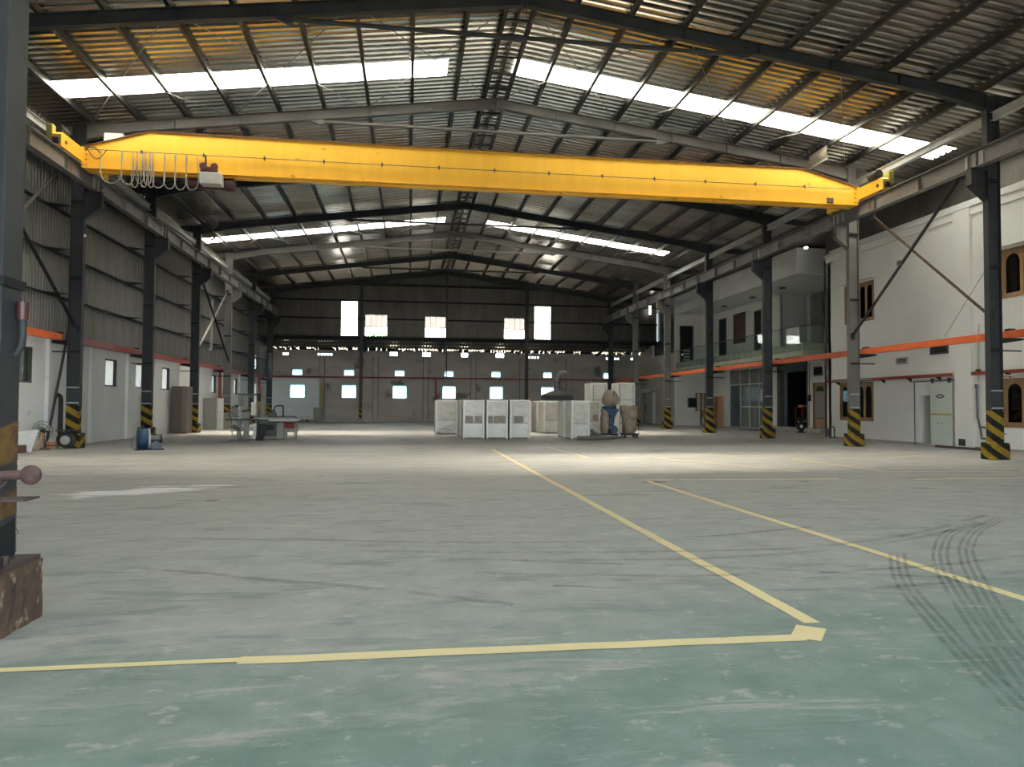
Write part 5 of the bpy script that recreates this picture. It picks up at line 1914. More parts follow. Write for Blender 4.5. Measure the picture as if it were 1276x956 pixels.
fan = thing('drum_fan', 'old round wire-cage fan on a stand near the side wall', 'fan', (-11.62, 25.15, 0))
c = (0, 0, 0.62)
mb = MB()
for r in (0.12, 0.22, 0.31):
    K = 24
    mb.tube([(r * math.cos(2 * math.pi * k / K), -0.06 * (1 - (r / 0.31) ** 2), 0.62 + r * math.sin(2 * math.pi * k / K)) for k in range(K + 1)], 0.008, 5)
for k in range(16):
    a = 2 * math.pi * k / 16
    mb.cyl((0.03 * math.cos(a), -0.07, 0.62 + 0.03 * math.sin(a)), (0.31 * math.cos(a), 0, 0.62 + 0.31 * math.sin(a)), 0.005, 4)
mb.build('cage', 'cast_iron', fan)
for k in range(3):
    a = 2 * math.pi * k / 3
    b = a + 0.8
    mb = MB()
    mb.add([(0.04 * math.cos(a), 0.03, 0.62 + 0.04 * math.sin(a)), (0.26 * math.cos(a), 0.05, 0.62 + 0.26 * math.sin(a)), (0.27 * math.cos(b), 0.0, 0.62 + 0.27 * math.sin(b)), (0.05 * math.cos(b), 0.0, 0.62 + 0.05 * math.sin(b))], [(0, 1, 2, 3)])
    mb.build('blade', 'grey_paint', fan)
MB().cyl((0, 0.02, 0.62), (0, 0.22, 0.62), 0.08, 12).build('motor', 'black', fan)
MB().cyl((0, 0.12, 0.0), (0, 0.12, 0.6), 0.025, 8).build('pole', 'cast_iron', fan)
MB().lathe([(0.2, 0), (0.2, 0.03), (0.03, 0.08)], (0, 0.12, 0), 16).build('foot', 'cast_iron', fan)
lf_ = thing('leaf_scrap', 'limp green leafy scrap on the floor by the wooden box', 'leaf', (-11.12, 25.2, 0))
mb = MB()
mb.add([(-0.2, 0, 0.03), (-0.02, -0.05, 0.12), (0.22, -0.02, 0.01), (0.0, 0.06, 0.1)], [(0, 1, 2, 3)])
mb.add([(-0.1, 0.1, 0.02), (0.0, 0.02, 0.13), (0.12, 0.12, 0.02)], [(0, 1, 2)])
mb.build('leaf', 'leafscrap', lf_)

# ------------------------------------------------------------------ blower
bw = thing('centrifugal_blower', 'blue centrifugal blower with motor on a steel base', 'blower', (-8.4, 25.2, 0), 0.40)
MB().lathe([(0.12, -0.36), (0.30, -0.36), (0.33, -0.34), (0.33, -0.06), (0.30, -0.04), (0.1, -0.04)], (0, 0, 0.36), 28, axis=0).build('scroll_housing', 'blue_paint', bw)
MB().bbox(-0.35, -0.05, 0.05, 0.42, 0.04, 0.36, 0.02).build('outlet', 'blue_paint', bw)
MB().cyl((-0.04, 0, 0.36), (0.02, 0, 0.36), 0.33, 28).build('face_plate', 'grey_paint', bw)
MB().cyl((0.02, 0, 0.36), (0.30, 0, 0.36), 0.13, 18).build('motor', 'cast_iron', bw)
MB().cyl((0.30, 0, 0.36), (0.38, 0, 0.36), 0.14, 18).build('fan_cover', 'black', bw)
MB().prism([(0.04, 0.03), (0.34, 0.03), (0.34, 0.2), (0.19, 0.3), (0.04, 0.2)], 1, -0.16, 0.16).build('motor_stand', 'slate_paint', bw)
MB().box(-0.42, 0.42, -0.3, 0.3, 0.0, 0.03).build('base_plate', 'black', bw)
MB().tube([(-0.4, -0.1, 0.5), (-0.52, -0.2, 0.35), (-0.55, -0.25, 0.12), (-0.42, -0.3, 0.02)], 0.008, 5).build('lead', 'cable_grey', bw)

# ------------------------------------------------------------------ wardrobe and leaning boards
wd_ = thing('wardrobe', 'tall brown wooden wardrobe against the side wall', 'wardrobe', (-11.48, 39.1, 0))
MB().bbox(-0.38, 0.36, -0.5, 0.5, 0.06, 2.4, 0.01).build('body', 'wardrobe', wd_)
for k in range(5):
    MB().box(-0.36 + 0.1 * k, -0.27 + 0.1 * k, -0.512, -0.5, 0.12, 2.36).build('slat', 'wardrobe', wd_)
MB().box(0.14, 0.36, -0.515, -0.5, 0.1, 2.38).build('door', 'wardrobe_light', wd_)
MB().box(-0.36, 0.34, -0.48, 0.48, 0.0, 0.06).build('plinth', 'wood_dark', wd_)
lb = thing('leaning_board', 'wide grey board propped upright by the red wall pipe', 'board', (-11.5, 44.4, 0))
MB().bar((0, 0, 0), (-0.06, 0.15, 1.85), 0.72, 0.03, (0, 1, 0)).build('sheet', 'board_grey', lb)
lb2 = thing('leaning_board', 'narrow white board propped beside a wide grey board', 'board', (-10.95, 44.6, 0))
MB().bar((0, 0, 0), (-0.04, 0.15, 1.85), 0.34, 0.03, (0, 1, 0)).build('sheet', 'white_paint', lb2)
MB().box(-0.02, 0.02, -0.03, 0.0, 1.0, 1.06).build('hole_plate', 'cast_iron', lb2)
lb3 = thing('leaning_board', 'short grey-brown panel beside the narrow white board', 'board', (-10.95, 46.2, 0))
MB().bar((0, 0, 0), (-0.02, 0.1, 1.0), 0.5, 0.03, (0, 1, 0)).build('sheet', 'board_grey', lb3)
for y, zz, lab in ((47.8, 1.9, 'red vertical pipe on the side wall above the leaning boards'), (59.9, 1.6, 'red vertical pipe in the far corner by the gable column')):
    o = thing('red_pipe', lab, 'pipe', (-11.8, y, zz))
    MB().cyl((0, 0, 0), (0, 0, 3.62 - zz), 0.09, 10).build('pipe', 'red_paint', o)
    MB().cyl((0, 0, 0), (0, 0, 0.08), 0.13, 10).build('flange', 'red_paint', o)
ex = thing('fire_extinguisher', 'red fire extinguisher hung on a striped column behind the bandsaw', 'extinguisher', (XL - 0.55, frame_y(5) - 0.02, 1.45))
MB().lathe([(0.02, 0), (0.11, 0.02), (0.11, 0.5), (0.05, 0.62), (0.03, 0.66)], (0, 0, 0), 14).build('cylinder', 'red_paint', ex)
MB().bar((0, -0.02, 0.68), (0.1, -0.02, 0.72), 0.03, 0.03).build('handle', 'black', ex)
MB().tube([(0.02, -0.03, 0.66), (0.12, -0.05, 0.5), (0.13, -0.05, 0.2)], 0.012, 6).build('hose', 'black', ex)

# ------------------------------------------------------------------ bandsaw
bs = thing('bandsaw', 'grey upright woodworking bandsaw with a wide table', 'machine', (-6.9, 31.7, 0))
MB().box(-0.42, 0.42, -0.3, 0.35, 0, 0.05).build('base_plate', 'cast_iron', bs)
MB().bbox(-0.18, -0.02, -0.22, -0.08, 0.05, 0.82, 0.01).build('leg', 'machine_grey', bs)
MB().bbox(0.10, 0.30, -0.22, -0.06, 0.05, 0.82, 0.01).build('leg', 'machine_grey', bs)
MB().bbox(0.42, 0.55, 0.05, 0.2, 0.05, 0.7, 0.01).build('leg', 'white_paint', bs)
MB().box(0.0, 0.5, 0.08, 0.16, 0.55, 0.66).build('stretcher', 'white_paint', bs)
MB().bbox(-0.6, 0.56, -0.35, 0.3, 0.83, 0.9, 0.01).build('table', 'cast_iron', bs)
MB().bbox(0.0, 0.28, -0.05, 0.2, 0.9, 1.2, 0.02).build('column', 'machine_grey', bs)
MB().bbox(0.06, 0.2, 0.0, 0.16, 1.2, 1.95, 0.01).build('column', 'machine_grey', bs)
hd_ = MB().bbox(-0.16, -0.02, -0.12, 0.12, 1.42, 1.86, 0.02).build('wheel_case', 'machine_grey', bs)
MB().cyl((-0.22, -0.13, 1.42), (-0.22, 0.1, 1.42), 0.05, 10).build('knob', 'black', hd_)
MB().box(-0.2, 0.72, -0.05, 0.1, 1.88, 1.96).build('overarm', 'cast_iron', bs)
MB().box(0.6, 0.72, -0.08, 0.12, 1.62, 1.96).build('arm_end', 'black', bs)
MB().bbox(0.36, 0.52, -0.1, 0.04, 1.05, 1.6, 0.015).build('switch_cabinet', 'white_paint', bs)
MB().cyl((-0.32, -0.1, 1.35), (-0.32, 0.1, 1.35), 0.11, 16).build('upper_wheel', 'machine_grey', bs)
MB().lathe([(0.02, -0.02), (0.17, -0.02), (0.17, 0.02), (0.02, 0.02)], (-0.3, 0.0, 1.2), 20, axis=1).build('hand_wheel', 'machine_grey', bs)
MB().box(-0.42, -0.1, -0.06, 0.06, 0.98, 1.02).build('fence', 'black', bs)
MB().tube([(-0.4, -0.1, 0.95), (-0.5, -0.12, 1.0), (-0.5, -0.12, 1.3), (-0.2, -0.1, 1.45)], 0.015, 6).build('cable', 'black', bs)
MB().cyl((0.02, -0.2, 1.2), (0.3, -0.2, 1.26), 0.04, 8).build('guide_rod', 'cast_iron', bs)
MB().cyl((-0.05, -0.2, 0.45), (-0.35, -0.25, 0.6), 0.08, 10).build('motor', 'cast_iron', bs)
lp = thing('black_panel', 'black board slanting between the bandsaw and the table saw', 'board', (-6.1, 31.4, 0))
MB().prism([(-0.2, 0.0), (0.1, 0.0), (0.25, 0.7), (-0.05, 0.7)], 1, 0, 0.04).build('sheet', 'black', lp)

# ------------------------------------------------------------------ table saw
ts = thing('table_saw', 'green-grey sliding table saw with a red motor', 'machine', (-5.75, 33.0, 0))
MB().bbox(-0.72, 0.12, -0.55, 0.35, 0.12, 0.84, 0.015).build('cabinet', 'machine_green', ts)
MB().box(-0.74, 0.14, -0.57, 0.37, 0.03, 0.12).build('skirt', 'machine_grey', ts)
for x, y in ((-0.62, -0.45), (0.02, -0.45), (-0.62, 0.25), (0.02, 0.25)):
    MB().cyl((x, y, 0), (x, y, 0.04), 0.05, 8).build('foot', 'black', ts)
MB().box(-0.3, 0.0, -0.565, -0.55, 0.4, 0.62).build('access_door', 'black', ts)
MB().cyl((-0.5, -0.57, 0.3), (-0.5, -0.55, 0.3), 0.06, 12).build('hand_wheel', 'black', ts)
MB().bbox(0.12, 0.4, -0.6, -0.3, 0.02, 0.72, 0.01).build('leg_box', 'machine_grey', ts)
MB().bbox(-0.8, 0.95, -0.62, 0.45, 0.86, 0.93, 0.01).build('table_top', 'grey_paint', ts)
MB().bbox(-0.2, 1.05, -0.66, -0.5, 0.78, 0.86, 0.01).build('slide_rail', 'alu', ts)
MB().bbox(0.35, 0.9, -0.4, 0.2, 0.3, 0.62, 0.02).build('frame_stand', 'machine_grey', ts)
MB().bbox(0.42, 0.55, -0.5, -0.4, 0.0, 0.5, 0.01).build('leg', 'machine_grey', ts)
MB().bbox(0.82, 0.95, -0.45, -0.35, 0.0, 0.6, 0.01).build('leg', 'machine_grey', ts)
MB().cyl((0.45, -0.5, 0.6), (0.86, -0.5, 0.6), 0.12, 14).build('motor', 'red_paint', ts)
MB().prism([(-0.35, 0.93), (0.05, 0.93), (-0.1, 1.3), (-0.18, 1.3)], 1, 0.1, 0.14).build('riving_guard', 'machine_green', ts)
MB().tube([(-0.12, 0.2, 1.3), (-0.12, 0.2, 1.4), (0.0, 0.2, 1.45), (0.22, 0.2, 1.45), (0.25, 0.2, 1.4), (0.25, 0.2, 0.93)], 0.03, 8).build('guard_arm', 'black', ts)
MB().box(-0.1, 0.8, 0.3, 0.36, 0.93, 1.0).build('rip_fence', 'cast_iron', ts)
MB().bbox(-0.65, -0.3, -0.3, 0.0, 0.93, 1.05, 0.03).build('hold_down', 'machine_grey', ts)
wr = thing('wood_rack', 'pale wooden frame propped on the floor behind the bandsaw', 'frame', (-7.35, 33.2, 0))
for x in (-0.3, 0.25):
    MB().bar((x, 0, 0), (x, 0.12, 1.5), 0.05, 0.04, (1, 0, 0)).build('upright', 'frame_pale', wr)
for z in (0.35, 1.4):
    MB().bar((-0.3, 0.08 * z, z), (0.25, 0.08 * z, z), 0.04, 0.05).build('rail', 'frame_pale', wr)
tp = thing('timber_post', 'upright brown timber post with a notched head behind the bandsaw', 'post', (-6.75, 34.6, 0))
MB().bbox(-0.09, 0.09, -0.06, 0.06, 0, 2.35, 0.01).build('post', 'wood_brown', tp)
MB().box(-0.05, -0.01, -0.062, 0.0, 2.0, 2.36).build('notch', 'wood_dark', tp)


# ------------------------------------------------------------------ wrapped crates
def wrapped(label, x0, x1, y0, y1, h, patch=None, foil=False, inset=True, bars=False, seed=1, group='plastic-wrapped white cabinets'):
    r = random.Random(seed)
    o = thing('wrapped_cabinet', label, 'wrapped cabinet', ((x0 + x1) / 2, (y0 + y1) / 2, 0), group=group)
    W, D = x1 - x0, y1 - y0
    # crumpled wrap: gridded box with a random skin
    mb_ = MB()
    nx_, ny_, nz_ = 7, 7, 10

    def skin(p, q, fn, flip):
        vs_ = []
        for i in range(p + 1):
            for j in range(q + 1):
                e = i in (0, p) or j in (0, q)
                vs_.append(fn(i / p, j / q, 0 if e else r.uniform(-0.03, 0.022)))
        mb_.add(vs_, [(i * (q + 1) + j, (i + 1) * (q + 1) + j, (i + 1) * (q + 1) + j + 1, i * (q + 1) + j + 1) for i in range(p) for j in range(q)], True)
    a, b = -W / 2, W / 2
    c, d = -D / 2, D / 2
    skin(nx_, nz_, lambda u, v, n_: (a + W * u, c - n_, 0.05 + (h - 0.05) * v), 0)
    skin(nx_, nz_, lambda u, v, n_: (a + W * u, d + n_, 0.05 + (h - 0.05) * v), 0)
    skin(ny_, nz_, lambda u, v, n_: (a - n_, c + D * u, 0.05 + (h - 0.05) * v), 0)
    skin(ny_, nz_, lambda u, v, n_: (b + n_, c + D * u, 0.05 + (h - 0.05) * v), 0)
    skin(nx_, ny_, lambda u, v, n_: (a + W * u, c + D * v, h + n_ * 1.5), 0)
    skin(nx_, ny_, lambda u, v, n_: (a + W * u, c + D * v, 0.05), 0)
    mb_.build('wrap', 'wrap_white', o)
    MB().box(a + 0.03, b - 0.03, c + 0.03, d - 0.03, 0, 0.05).build('pallet_base', 'board_grey', o)
    for x in (a, b - 0.07):
        MB().bbox(x, x + 0.08, c - 0.075, c + 0.06, 0.02, h, 0.015).build('corner_guard', 'wrap_guard', o)
    MB().bbox(a, b, c - 0.07, c + 0.06, h - 0.07, h + 0.02, 0.015).build('top_guard', 'wrap_guard', o)
    if inset:
        MB().box(a + 0.12, b - 0.12, c - 0.036, c - 0.028, 0.08, h * 0.41).build('front_panel', 'wrap_panel', o)
        MB().box(a + 0.1, b - 0.1, c - 0.034, c - 0.026, h * 0.41, h - 0.09).build('front_panel', 'wrap_film', o)
        for z in (0.06, h * 0.41):
            MB().box(a + 0.08, b - 0.08, c - 0.045, c - 0.03, z - 0.012, z + 0.012).build('seam_strip', 'board_grey', o)  # dark lines painted on to give the front a recessed look
    if patch:
        for (pa, pb) in patch:
            MB().bbox(a + W * pa, a + W * pb, c - 0.05, c - 0.03, h * 0.42, h * 0.6, 0.004).build('foam_patch', 'foam_patch', o)
    if foil:
        mf = MB()
        for k in range(9):
            z0_ = 0.1 + (h - 0.2) * k / 9
            y_ = r.uniform(-D * 0.3, D * 0.1)
            mf.add([(a - 0.024, c + 0.05, z0_), (a - 0.04, y_, z0_ + r.uniform(0.02, 0.12)), (a - 0.024, d - 0.1, z0_ + 0.1), (a - 0.03, y_ * 0.5, z0_ + 0.2)], [(0, 1, 2, 3)])
        mf.build('foil_wrap', 'wrap_foil', o)
    if bars:
        for z in (h * 0.2, h * 0.43, h * 0.66):
            MB().box(a + 0.12, b - 0.06, c - 0.055, c - 0.03, z, z + 0.03).build('crossbar', 'board_grey', o)
        for x in (a + 0.16, b - 0.1):
            MB().box(x, x + 0.025, c - 0.055, c - 0.03, 0.1, h - 0.12).build('upright_bar', 'board_grey', o)
        MB().box(a + 0.2, b - 0.1, c - 0.04, c - 0.03, 0.12, h - 0.15).build('front_panel', 'wrap_panel', o)
    return o


wrapped('wrapped white cabinet with foil side at the open end of the row of three', 2.43, 3.39, 32.7, 34.0, 1.74, patch=[(0.12, 0.48), (0.55, 0.9)], foil=True, seed=1)
wrapped('wrapped white cabinet in the middle of the row of three', 3.49, 4.46, 32.7, 34.0, 1.75, patch=[(0.08, 0.3), (0.34, 0.9)], seed=2)
wrapped('wrapped white cabinet in the row of three on the dust collector side', 4.56, 5.48, 32.7, 34.0, 1.76, patch=[(0.2, 0.68)], seed=3)
wrapped('wrapped white cabinet hidden behind the foil-sided one in the row of three', 2.4, 3.4, 34.4, 36.0, 1.74, foil=True, seed=4)
wrapped('wrapped white cabinet with crumpled sheeting at its foot, set apart from the others', 1.40, 2.55, 38.4, 39.7, 1.78, foil=True, seed=5)
wrapped('wrapped white cabinet with rumpled film side behind the gap', 7.29, 8.25, 39.0, 40.4, 1.77, foil=True, seed=6)
wrapped('wrapped white cabinet close behind the rumpled film one', 7.2, 8.2, 40.7, 42.3, 1.77, foil=True, seed=7, inset=False)
wrapped('wrapped white cabinet glimpsed deep in the gap between the groups', 6.05, 6.95, 41.0, 42.4, 1.75, seed=8)
wrapped('plain wrapped white cabinet with grey hoses lying before it', 7.28, 8.12, 32.1, 33.3, 1.74, seed=9)
wrapped('wrapped white cabinet directly behind the one with the grey hoses', 7.22, 8.1, 33.5, 34.8, 1.74, seed=10)
wrapped('wrapped white cabinet with one grey patch beside the dust collector', 9.05, 10.0, 37.3, 38.5, 1.76, patch=[(0.62, 0.9)], seed=11)
wrapped('tall wrapped white cabinet behind the sack filter dome', 9.98, 10.91, 39.2, 40.5, 2.8, bars=True, inset=False, seed=12)
wrapped('tall wrapped white cabinet nearest the office columns', 11.5, 12.52, 39.2, 40.3, 2.82, bars=True, inset=False, seed=13)
cs = thing('folded_sheeting', 'crumpled stack of plastic sheeting on the floor before a wrapped cabinet', 'sheeting', (2.05, 38.0, 0))
r_ = random.Random(11)
for k in range(5):
    mb = MB()
    n_ = 7
    wv = 0.42 - 0.02 * k
    vs = [(-wv + 2 * wv * i / n_ + r_.uniform(-.03, .03), -0.2 + 0.4 * j, 0.05 + 0.085 * k + r_.uniform(-0.03, 0.04)) for j in (0, 1) for i in range(n_ + 1)]
    vs += [(x, y, z + 0.05) for x, y, z in vs]
    q = n_ + 1
    fs = [(i, i + 1, q + i + 1, q + i) for i in range(n_)] + [(2 * q + i, 2 * q + i + 1, 3 * q + i + 1, 3 * q + i) for i in range(n_)] + [(i, i + 1, 2 * q + i + 1, 2 * q + i) for i in range(n_)] + [(q + i, q + i + 1, 3 * q + i + 1, 3 * q + i) for i in range(n_)]
    mb.add(vs, fs)
    mb.build('folded_sheet', 'wrap_panel' if k % 2 else 'wrap_white', cs)
MB().box(-0.4, 0.45, -0.18, 0.18, 0, 0.04).build('pallet', 'wood_dark', cs)

# ------------------------------------------------------------------ dust collector (two sacks on a wheeled frame)
dc = thing('dust_collector', 'blue dust collector with brown filter dome and collection sack', 'dust collector', (9.75, 34.5, 0))
MB().box(-0.5, 0.35, -0.35, 0.35, 0.12, 0.18).build('chassis', 'black', dc)
for x, y in ((-0.4, -0.3), (0.25, -0.3), (-0.4, 0.3), (0.25, 0.3)):
    MB().cyl((x, y - 0.025, 0.07), (x, y + 0.025, 0.07), 0.07, 12).build('castor', 'black', dc)
MB().lathe([(0.1, 0.22), (0.22, 0.3), (0.25, 0.5), (0.22, 0.7), (0.24, 0.9), (0.19, 1.15), (0.2, 1.35), (0.05, 1.4)], (-0.25, -0.05, 0), 16).jitter(0.03, 1).build('collection_sack', 'kraft', dc)
MB().lathe([(0.33, 1.38), (0.36, 1.4), (0.36, 1.5), (0.33, 1.52)], (-0.02, 0, 0), 20).build('separator_ring', 'blue_paint', dc)
MB().lathe([(0.26, 1.52), (0.39, 1.66), (0.41, 1.85), (0.36, 2.1), (0.2, 2.28), (0.03, 2.32)], (0.03, 0, 0), 18).jitter(0.025, 2).build('filter_dome', 'kraft', dc)
MB().prism([(-0.35, 1.38), (0.42, 1.38), (0.2, 1.0), (0.12, 0.5), (-0.1, 0.5), (0.0, 1.05)], 1, -0.28, -0.1).build('duct', 'blue_paint', dc)
MB().cyl((0.15, -0.25, 0.36), (0.15, 0.2, 0.36), 0.22, 18).build('fan_case', 'slate_paint', dc)
MB().cyl((-0.15, -0.3, 0.3), (0.0, -0.3, 0.3), 0.12, 14).build('motor', 'black', dc)
for x in (-0.48, 0.1):
    MB().cyl((x, -0.36, 0.18), (x, -0.36, 1.45 if x < 0 else 2.25), 0.012, 6).build('frame_rod', 'black', dc)
sc = thing('sack_cart', 'brown cloth waste sack on a small wheeled cart', 'sack cart', (10.62, 34.1, 0))
MB().lathe([(0.2, 0.2), (0.32, 0.26), (0.35, 0.6), (0.40, 1.0), (0.45, 1.3), (0.43, 1.5), (0.3, 1.55), (0.05, 1.45)], (0, 0, 0), 18).jitter(0.045, 3).build('sack', 'kraft', sc)
MB().lathe([(0.12, -0.08), (0.25, -0.05), (0.27, 0.04), (0.12, 0.06)], (0.08, -0.36, 1.1), 14, axis=1).jitter(0.03, 4).build('sack_fold', 'kraft', sc)
MB().bbox(-0.36, 0.4, -0.3, 0.3, 0.13, 0.2, 0.01).build('deck', 'black', sc)
for x, y in ((-0.28, -0.24), (0.3, -0.24), (-0.28, 0.24), (0.3, 0.24)):
    MB().cyl((x, y - 0.025, 0.065), (x, y + 0.025, 0.065), 0.065, 12).build('castor', 'black', sc)
for x in (-0.3, 0.38):
    MB().cyl((x, -0.31, 0.2), (x, -0.31, 0.75), 0.014, 6).build('frame_rod', 'black', sc)
MB().cyl((-0.3, -0.31, 0.45), (0.38, -0.31, 0.45), 0.012, 6).build('frame_rod', 'black', sc)
tag(MB().tube([(7.45, 31.55, 0.09), (8.0, 31.6, 0.09), (8.55, 31.75, 0.09), (9.0, 32.0, 0.09), (9.35, 32.3, 0.09)], 0.09, 10).build('dust_hose', 'hose_grey'), 'grey flexible hose lying on the floor before the plain wrapped cabinet', 'hose')
tag(MB().tube([(9.05, 32.55, 0.1), (8.8, 32.45, 0.12), (8.5, 32.3, 0.24), (8.24, 32.15, 0.4)], 0.09, 10).build('dust_hose', 'hose_grey'), 'grey flexible hose propped against the plain wrapped cabinet', 'hose')
tag(MB().tube([(9.2, 33.2, 0.06), (9.6, 33.3, 0.06), (10.2, 33.7, 0.06)], 0.06, 8).build('dust_hose', 'hose_grey'), 'thin grey hose on the floor under the dust collector', 'hose')

# ------------------------------------------------------------------ hooded machine behind the cabinets
hm = thing('fume_hood', 'black extraction hood with elbow duct over a teal machine', 'hood', (9.35, 45.3, 0))
MB().bbox(-0.85, 0.85, -0.4, 0.4, 0, 1.9, 0.02).build('cabinet', 'teal_paint', hm)
MB().box(-0.95, 0.95, -0.46, 0.46, 1.9, 2.2).build('hood_rim', 'black', hm)
mb = MB()
b0 = [(-0.95, -0.46, 2.2), (0.95, -0.46, 2.2), (0.95, 0.46, 2.2), (-0.95, 0.46, 2.2)]
t0 = [(-0.28, -0.25, 2.48), (0.28, -0.25, 2.48), (0.28, 0.25, 2.48), (-0.28, 0.25, 2.48)]
mb.add(b0 + t0, [(0, 1, 5, 4), (1, 2, 6, 5), (2, 3, 7, 6), (3, 0, 4, 7), (4, 5, 6, 7)])
mb.build('hood', 'black', hm)
MB().tube([(0, 0, 2.45), (0, 0, 3.1), (0.04, 0, 3.32), (0.16, 0, 3.5), (0.35, 0, 3.58), (0.6, 0, 3.6)], 0.2, 14).build('duct', 'cast_iron', hm)
for z in (2.7, 3.0):
    MB().cyl((0, 0, z), (0, 0, z + 0.05), 0.23, 14).build('duct_band', 'black', hm)

# ------------------------------------------------------------------ far wall fittings
o = thing('red_pipe', 'long dark red pipe running along the far masonry wall', 'pipe', (4.5, YBW - 0.25, 3.95))
MB().cyl((-11.8, YBW - 0.25, 3.95), (21.3, YBW - 0.25, 3.95), 0.06, 8).build('pipe', 'red_paint', o, world=True)
for x in (-9.5, -5, -0.6, 3.8, 8.2, 12.6, 17):
    MB().box(x - 0.04, x + 0.04, YBW - 0.3, YBW - 0.14 if False else YBW, 3.85, 3.89).build('bracket', 'dark_plate', o, world=True)
tag(MB().cyl((2.4, YBW - 0.25, 0.3), (2.4, YBW - 0.25, 3.88), 0.07, 8).build('red_pipe', 'red_paint'), 'red vertical pipe dropping behind the wrapped cabinets to the far wall', 'pipe')
tag(MB().bbox(-8.2, -7.5, YBW - 0.7, YBW - 0.18, 0, 1.25, 0.02).build('concrete_stub', 'concrete'), 'pale concrete stub standing by the yellowed pilaster of the far wall', 'stub')
tag(MB().bbox(-7.72, -7.42, YBW - 0.175, YBW - 0.162, 1.25, 3.4, 0.004).build('yellow_strip', 'faded_yellow'), 'yellowed painted strip on a pilaster of the far wall', 'strip')
bn = thing('timber_stack', 'low stack of pale boards along the foot of the far wall', 'boards', (-9.6, YBW - 0.7, 0))
for k in range(3):
    MB().bbox(-1.3 + 0.1 * k, 1.2 - 0.12 * k, -0.25, 0.25, 0.22 + 0.1 * k, 0.31 + 0.1 * k, 0.01).build('board', 'plaster', bn)
for x in (-1.0, 0.9):
    MB().bbox(x - 0.08, x + 0.08, -0.25, 0.25, 0, 0.22, 0.01).build('bearer', 'wood_dark', bn)

# ------------------------------------------------------------------ office side furniture
bk = thing('bookcase', 'light wood bookcase standing against the white wall under the balcony', 'bookcase', (24.22, 55.1, 0))
MB().bbox(-0.24, 0.24, -1.1, -1.06, 0, 2.35, 0.005).build('side_panel', 'wood_light', bk)
MB().bbox(-0.24, 0.24, 1.06, 1.1, 0, 2.35, 0.005).build('side_panel', 'wood_light', bk)
MB().box(0.22, 0.24, -1.06, 1.06, 0, 2.35).build('back_panel', 'wood_brown', bk)
for k in range(6):
    z = 0.08 + 0.44 * k
    MB().box(-0.24, 0.22, -1.06, 1.06, z, z + 0.03).build('shelf', 'wood_light', bk)
MB().box(-0.24, 0.22, -0.02, 0.02, 0.08, 2.3).build('divider', 'wood_light', bk)
rs = thing('wall_shelf', 'open brown shelf with pale backs on the end wall under the balcony', 'shelf', (23.55, 56.35, 1.2))
for z in (0.0, 0.5, 1.0, 1.4):
    MB().box(-0.35, 0.4, -0.15, 0.15, z, z + 0.04).build('shelf', 'wood_brown', rs)
for x in (-0.35, 0.05, 0.36):
    MB().box(x, x + 0.04, -0.15, 0.15, -1.2 if x > 0 else 0, 1.4).build('upright', 'wood_brown', rs)
MB().box(0.05, 0.4, -0.1, 0.14, -0.5, 0.0).build('drawer', 'wood_light', rs)
bx = thing('wall_cabinet', 'dark grey metal box hung on the end wall under the balcony', 'box', (22.9, 56.4, 1.46))
MB().bbox(-0.38, 0.38, -0.12, 0.1, 0, 0.78, 0.01).build('body', 'cast_iron', bx)
MB().box(-0.34, 0.34, -0.13, -0.12, 0.04, 0.74).build('door', 'dark_plate', bx)
rc = thing('red_trolley', 'red tubular trolley inside the dark store doorway', 'trolley', (25.7, 44.5, 0.25))
for x in (-0.3, 0.3):
    for y in (-0.4, 0.4):
        MB().cyl((x, y, 0.0), (x, y, 1.3), 0.035, 8).build('upright', 'red_paint', rc)
for z in (0.5, 1.25):
    mb = MB()
    mb.box(-0.32, 0.32, -0.42, 0.42, z, z + 0.05)
    mb.build('shelf', 'red_paint', rc)
MB().bbox(-0.2, 0.2, -0.3, 0.3, 1.3, 1.42, 0.02).build('parcel', 'wood_light', rc)
st = thing('white_stool', 'small white stool on the floor of the dark store', 'stool', (24.9, 43.1, 0.25))
MB().bbox(-0.22, 0.22, -0.35, 0.35, 0.36, 0.42, 0.015).build('seat', 'white_paint', st)
for x in (-0.16, 0.16):
    for y in (-0.28, 0.28):
        MB().cyl((x, y, 0), (x, y, 0.37), 0.025, 6).build('leg', 'white_paint', st)
ff = thing('floor_fan', 'small black floor fan with white grille outside the brown door', 'fan', (23.3, 40.6, 0))
MB().lathe([(0.1, -0.05), (0.26, -0.05), (0.28, 0), (0.26, 0.05), (0.1, 0.05)], (0, 0, 0.38), 18, axis=1).build('cage', 'black', ff)
MB().cyl((0, -0.06, 0.38), (0, -0.07, 0.38), 0.1, 12).build('hub', 'white_paint', ff)
MB().lathe([(0.26, 0), (0.26, 0.04), (0.05, 0.12)], (0, 0, 0), 14).build('foot', 'black', ff)
MB().lathe([(0.06, -0.04), (0.16, -0.04), (0.17, 0), (0.16, 0.04), (0.06, 0.04)], (0.02, 0, 0.78), 14, axis=1).build('upper_coil', 'black', ff)
mt = thing('floor_hatch', 'dark oval drain hatch in the floor by the glass doors', 'hatch', (22.0, 44.3, 0))
MB().lathe([(0.75, 0.002), (0.72, 0.015), (0.6, 0.015)], (0, 0, 0), 24).build('cover', 'rust_dark', mt)
MB().lathe([(0.8, 0.001), (0.8, 0.01), (0.76, 0.01)], (0, 0, 0), 24).build('rim', 'concrete', mt)
br = thing('boot_scraper', 'small bent black pipe hoop at the corner of the white office block', 'hoop', (20.6, 33.0, 0))
MB().tube([(0, 0.15, 0), (0, 0.15, 0.5), (0, 0.1, 0.56), (0, -0.1, 0.56), (0, -0.15, 0.5), (0, -0.15, 0)], 0.03, 8).build('hoop', 'cast_iron', br)

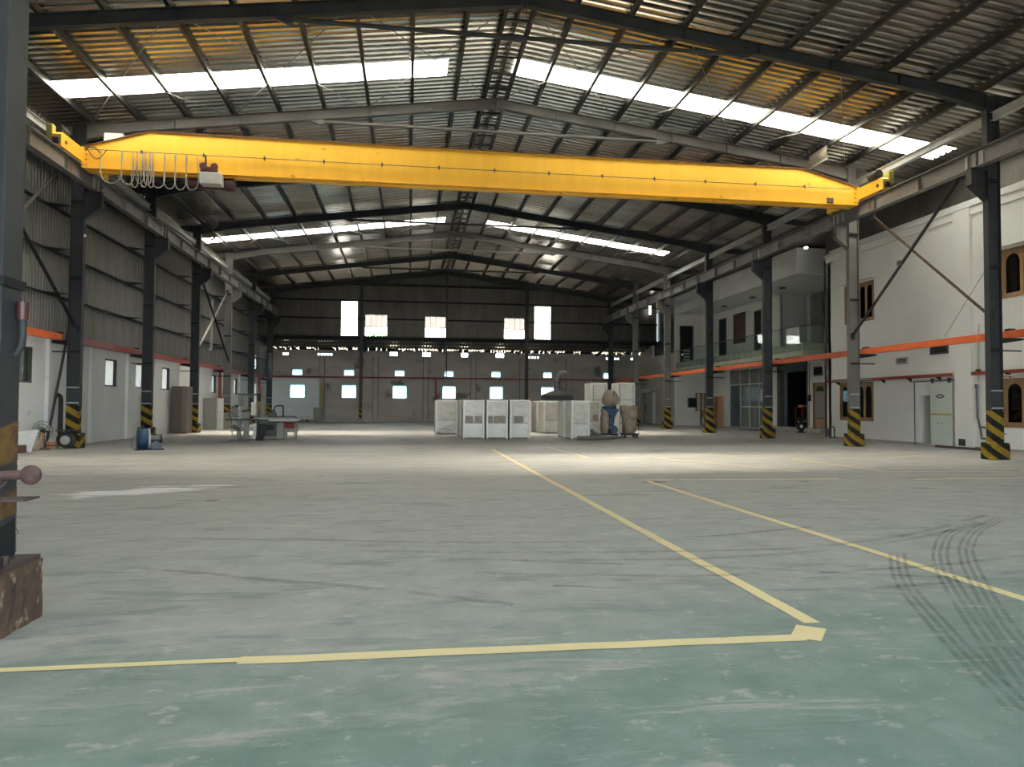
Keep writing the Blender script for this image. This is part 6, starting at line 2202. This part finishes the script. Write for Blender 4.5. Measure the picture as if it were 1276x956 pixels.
# ------------------------------------------------------------------ small lamps
em, nt_, b_ = base_mat('lamp_glow')
b_.inputs['Emission Color'].default_value = (1, 0.98, 0.92, 1)
b_.inputs['Emission Strength'].default_value = 6.0
b_.inputs['Base Color'].default_value = (0.9, 0.9, 0.9, 1)
o = thing('wall_lamp', 'lit upright tube lamp at the far end of the office block', 'lamp', (20.75, 60.62, 9.55))
MB().cyl((0, 0, 0), (0, 0, 0.75), 0.1, 10).build('tube', 'lamp_glow', o)
MB().box(-0.06, 0.15, -0.06, 0.06, 0.75, 0.82).build('cap', 'cast_iron', o)
o = thing('flood_lamp', 'small white floodlight clipped to a column under the crane runway', 'lamp', (XL + 0.06, frame_y(2) - 0.02, 7.2))
MB().cyl((0, 0, 0), (0.03, -0.07, -0.05), 0.03, 12, r1=0.045).build('head', 'white_paint', o)
MB().bar((0, 0, 0), (0, 0.05, 0.1), 0.03, 0.03).build('bracket', 'cast_iron', o)
o = thing('flood_lamp', 'lit lamp under the eave beside the balcony fascia', 'lamp', (21.6, 36.9, 10.3))
MB().cyl((0, 0, 0), (-0.2, -0.15, -0.05), 0.07, 10).build('head', 'lamp_glow', o)
MB().bar((0, 0, 0), (0.15, 0.2, 0.3), 0.03, 0.03).build('bracket', 'cast_iron', o)

# ------------------------------------------------------------------ outside, seen through the gable openings
def tree(label, x, y, h, rad, seed):
    r = random.Random(seed)
    o = thing('broadleaf_tree', label, 'tree', (x, y, -0.31), group='trees outside the hall')
    MB().cyl((0, 0, 0), (0, 0, h * 0.6), 0.22, 8, r1=0.1).build('trunk', 'bark', o)
    mb_ = MB()
    for k in range(900):
        d = Vector((r.gauss(0, 1), r.gauss(0, 1), r.gauss(0, 1))).normalized() * rad * r.random() ** 0.4
        c = Vector((d.x, d.y, h * 0.72 + d.z * 0.8))
        u = Vector((r.uniform(-1, 1), r.uniform(-1, 1), r.uniform(-1, 1))).normalized() * 0.28
        v = u.orthogonal().normalized() * 0.14
        mb_.add([c - u, c + v, c + u, c - v], [(0, 1, 2, 3)])
    mb_.build('foliage', 'leaf', o)
    o.children[1]['kind'] = 'stuff'


tree('bright green tree seen through the gable opening beside the tall one', -3.5, 90, 13.3, 1.5, 2)
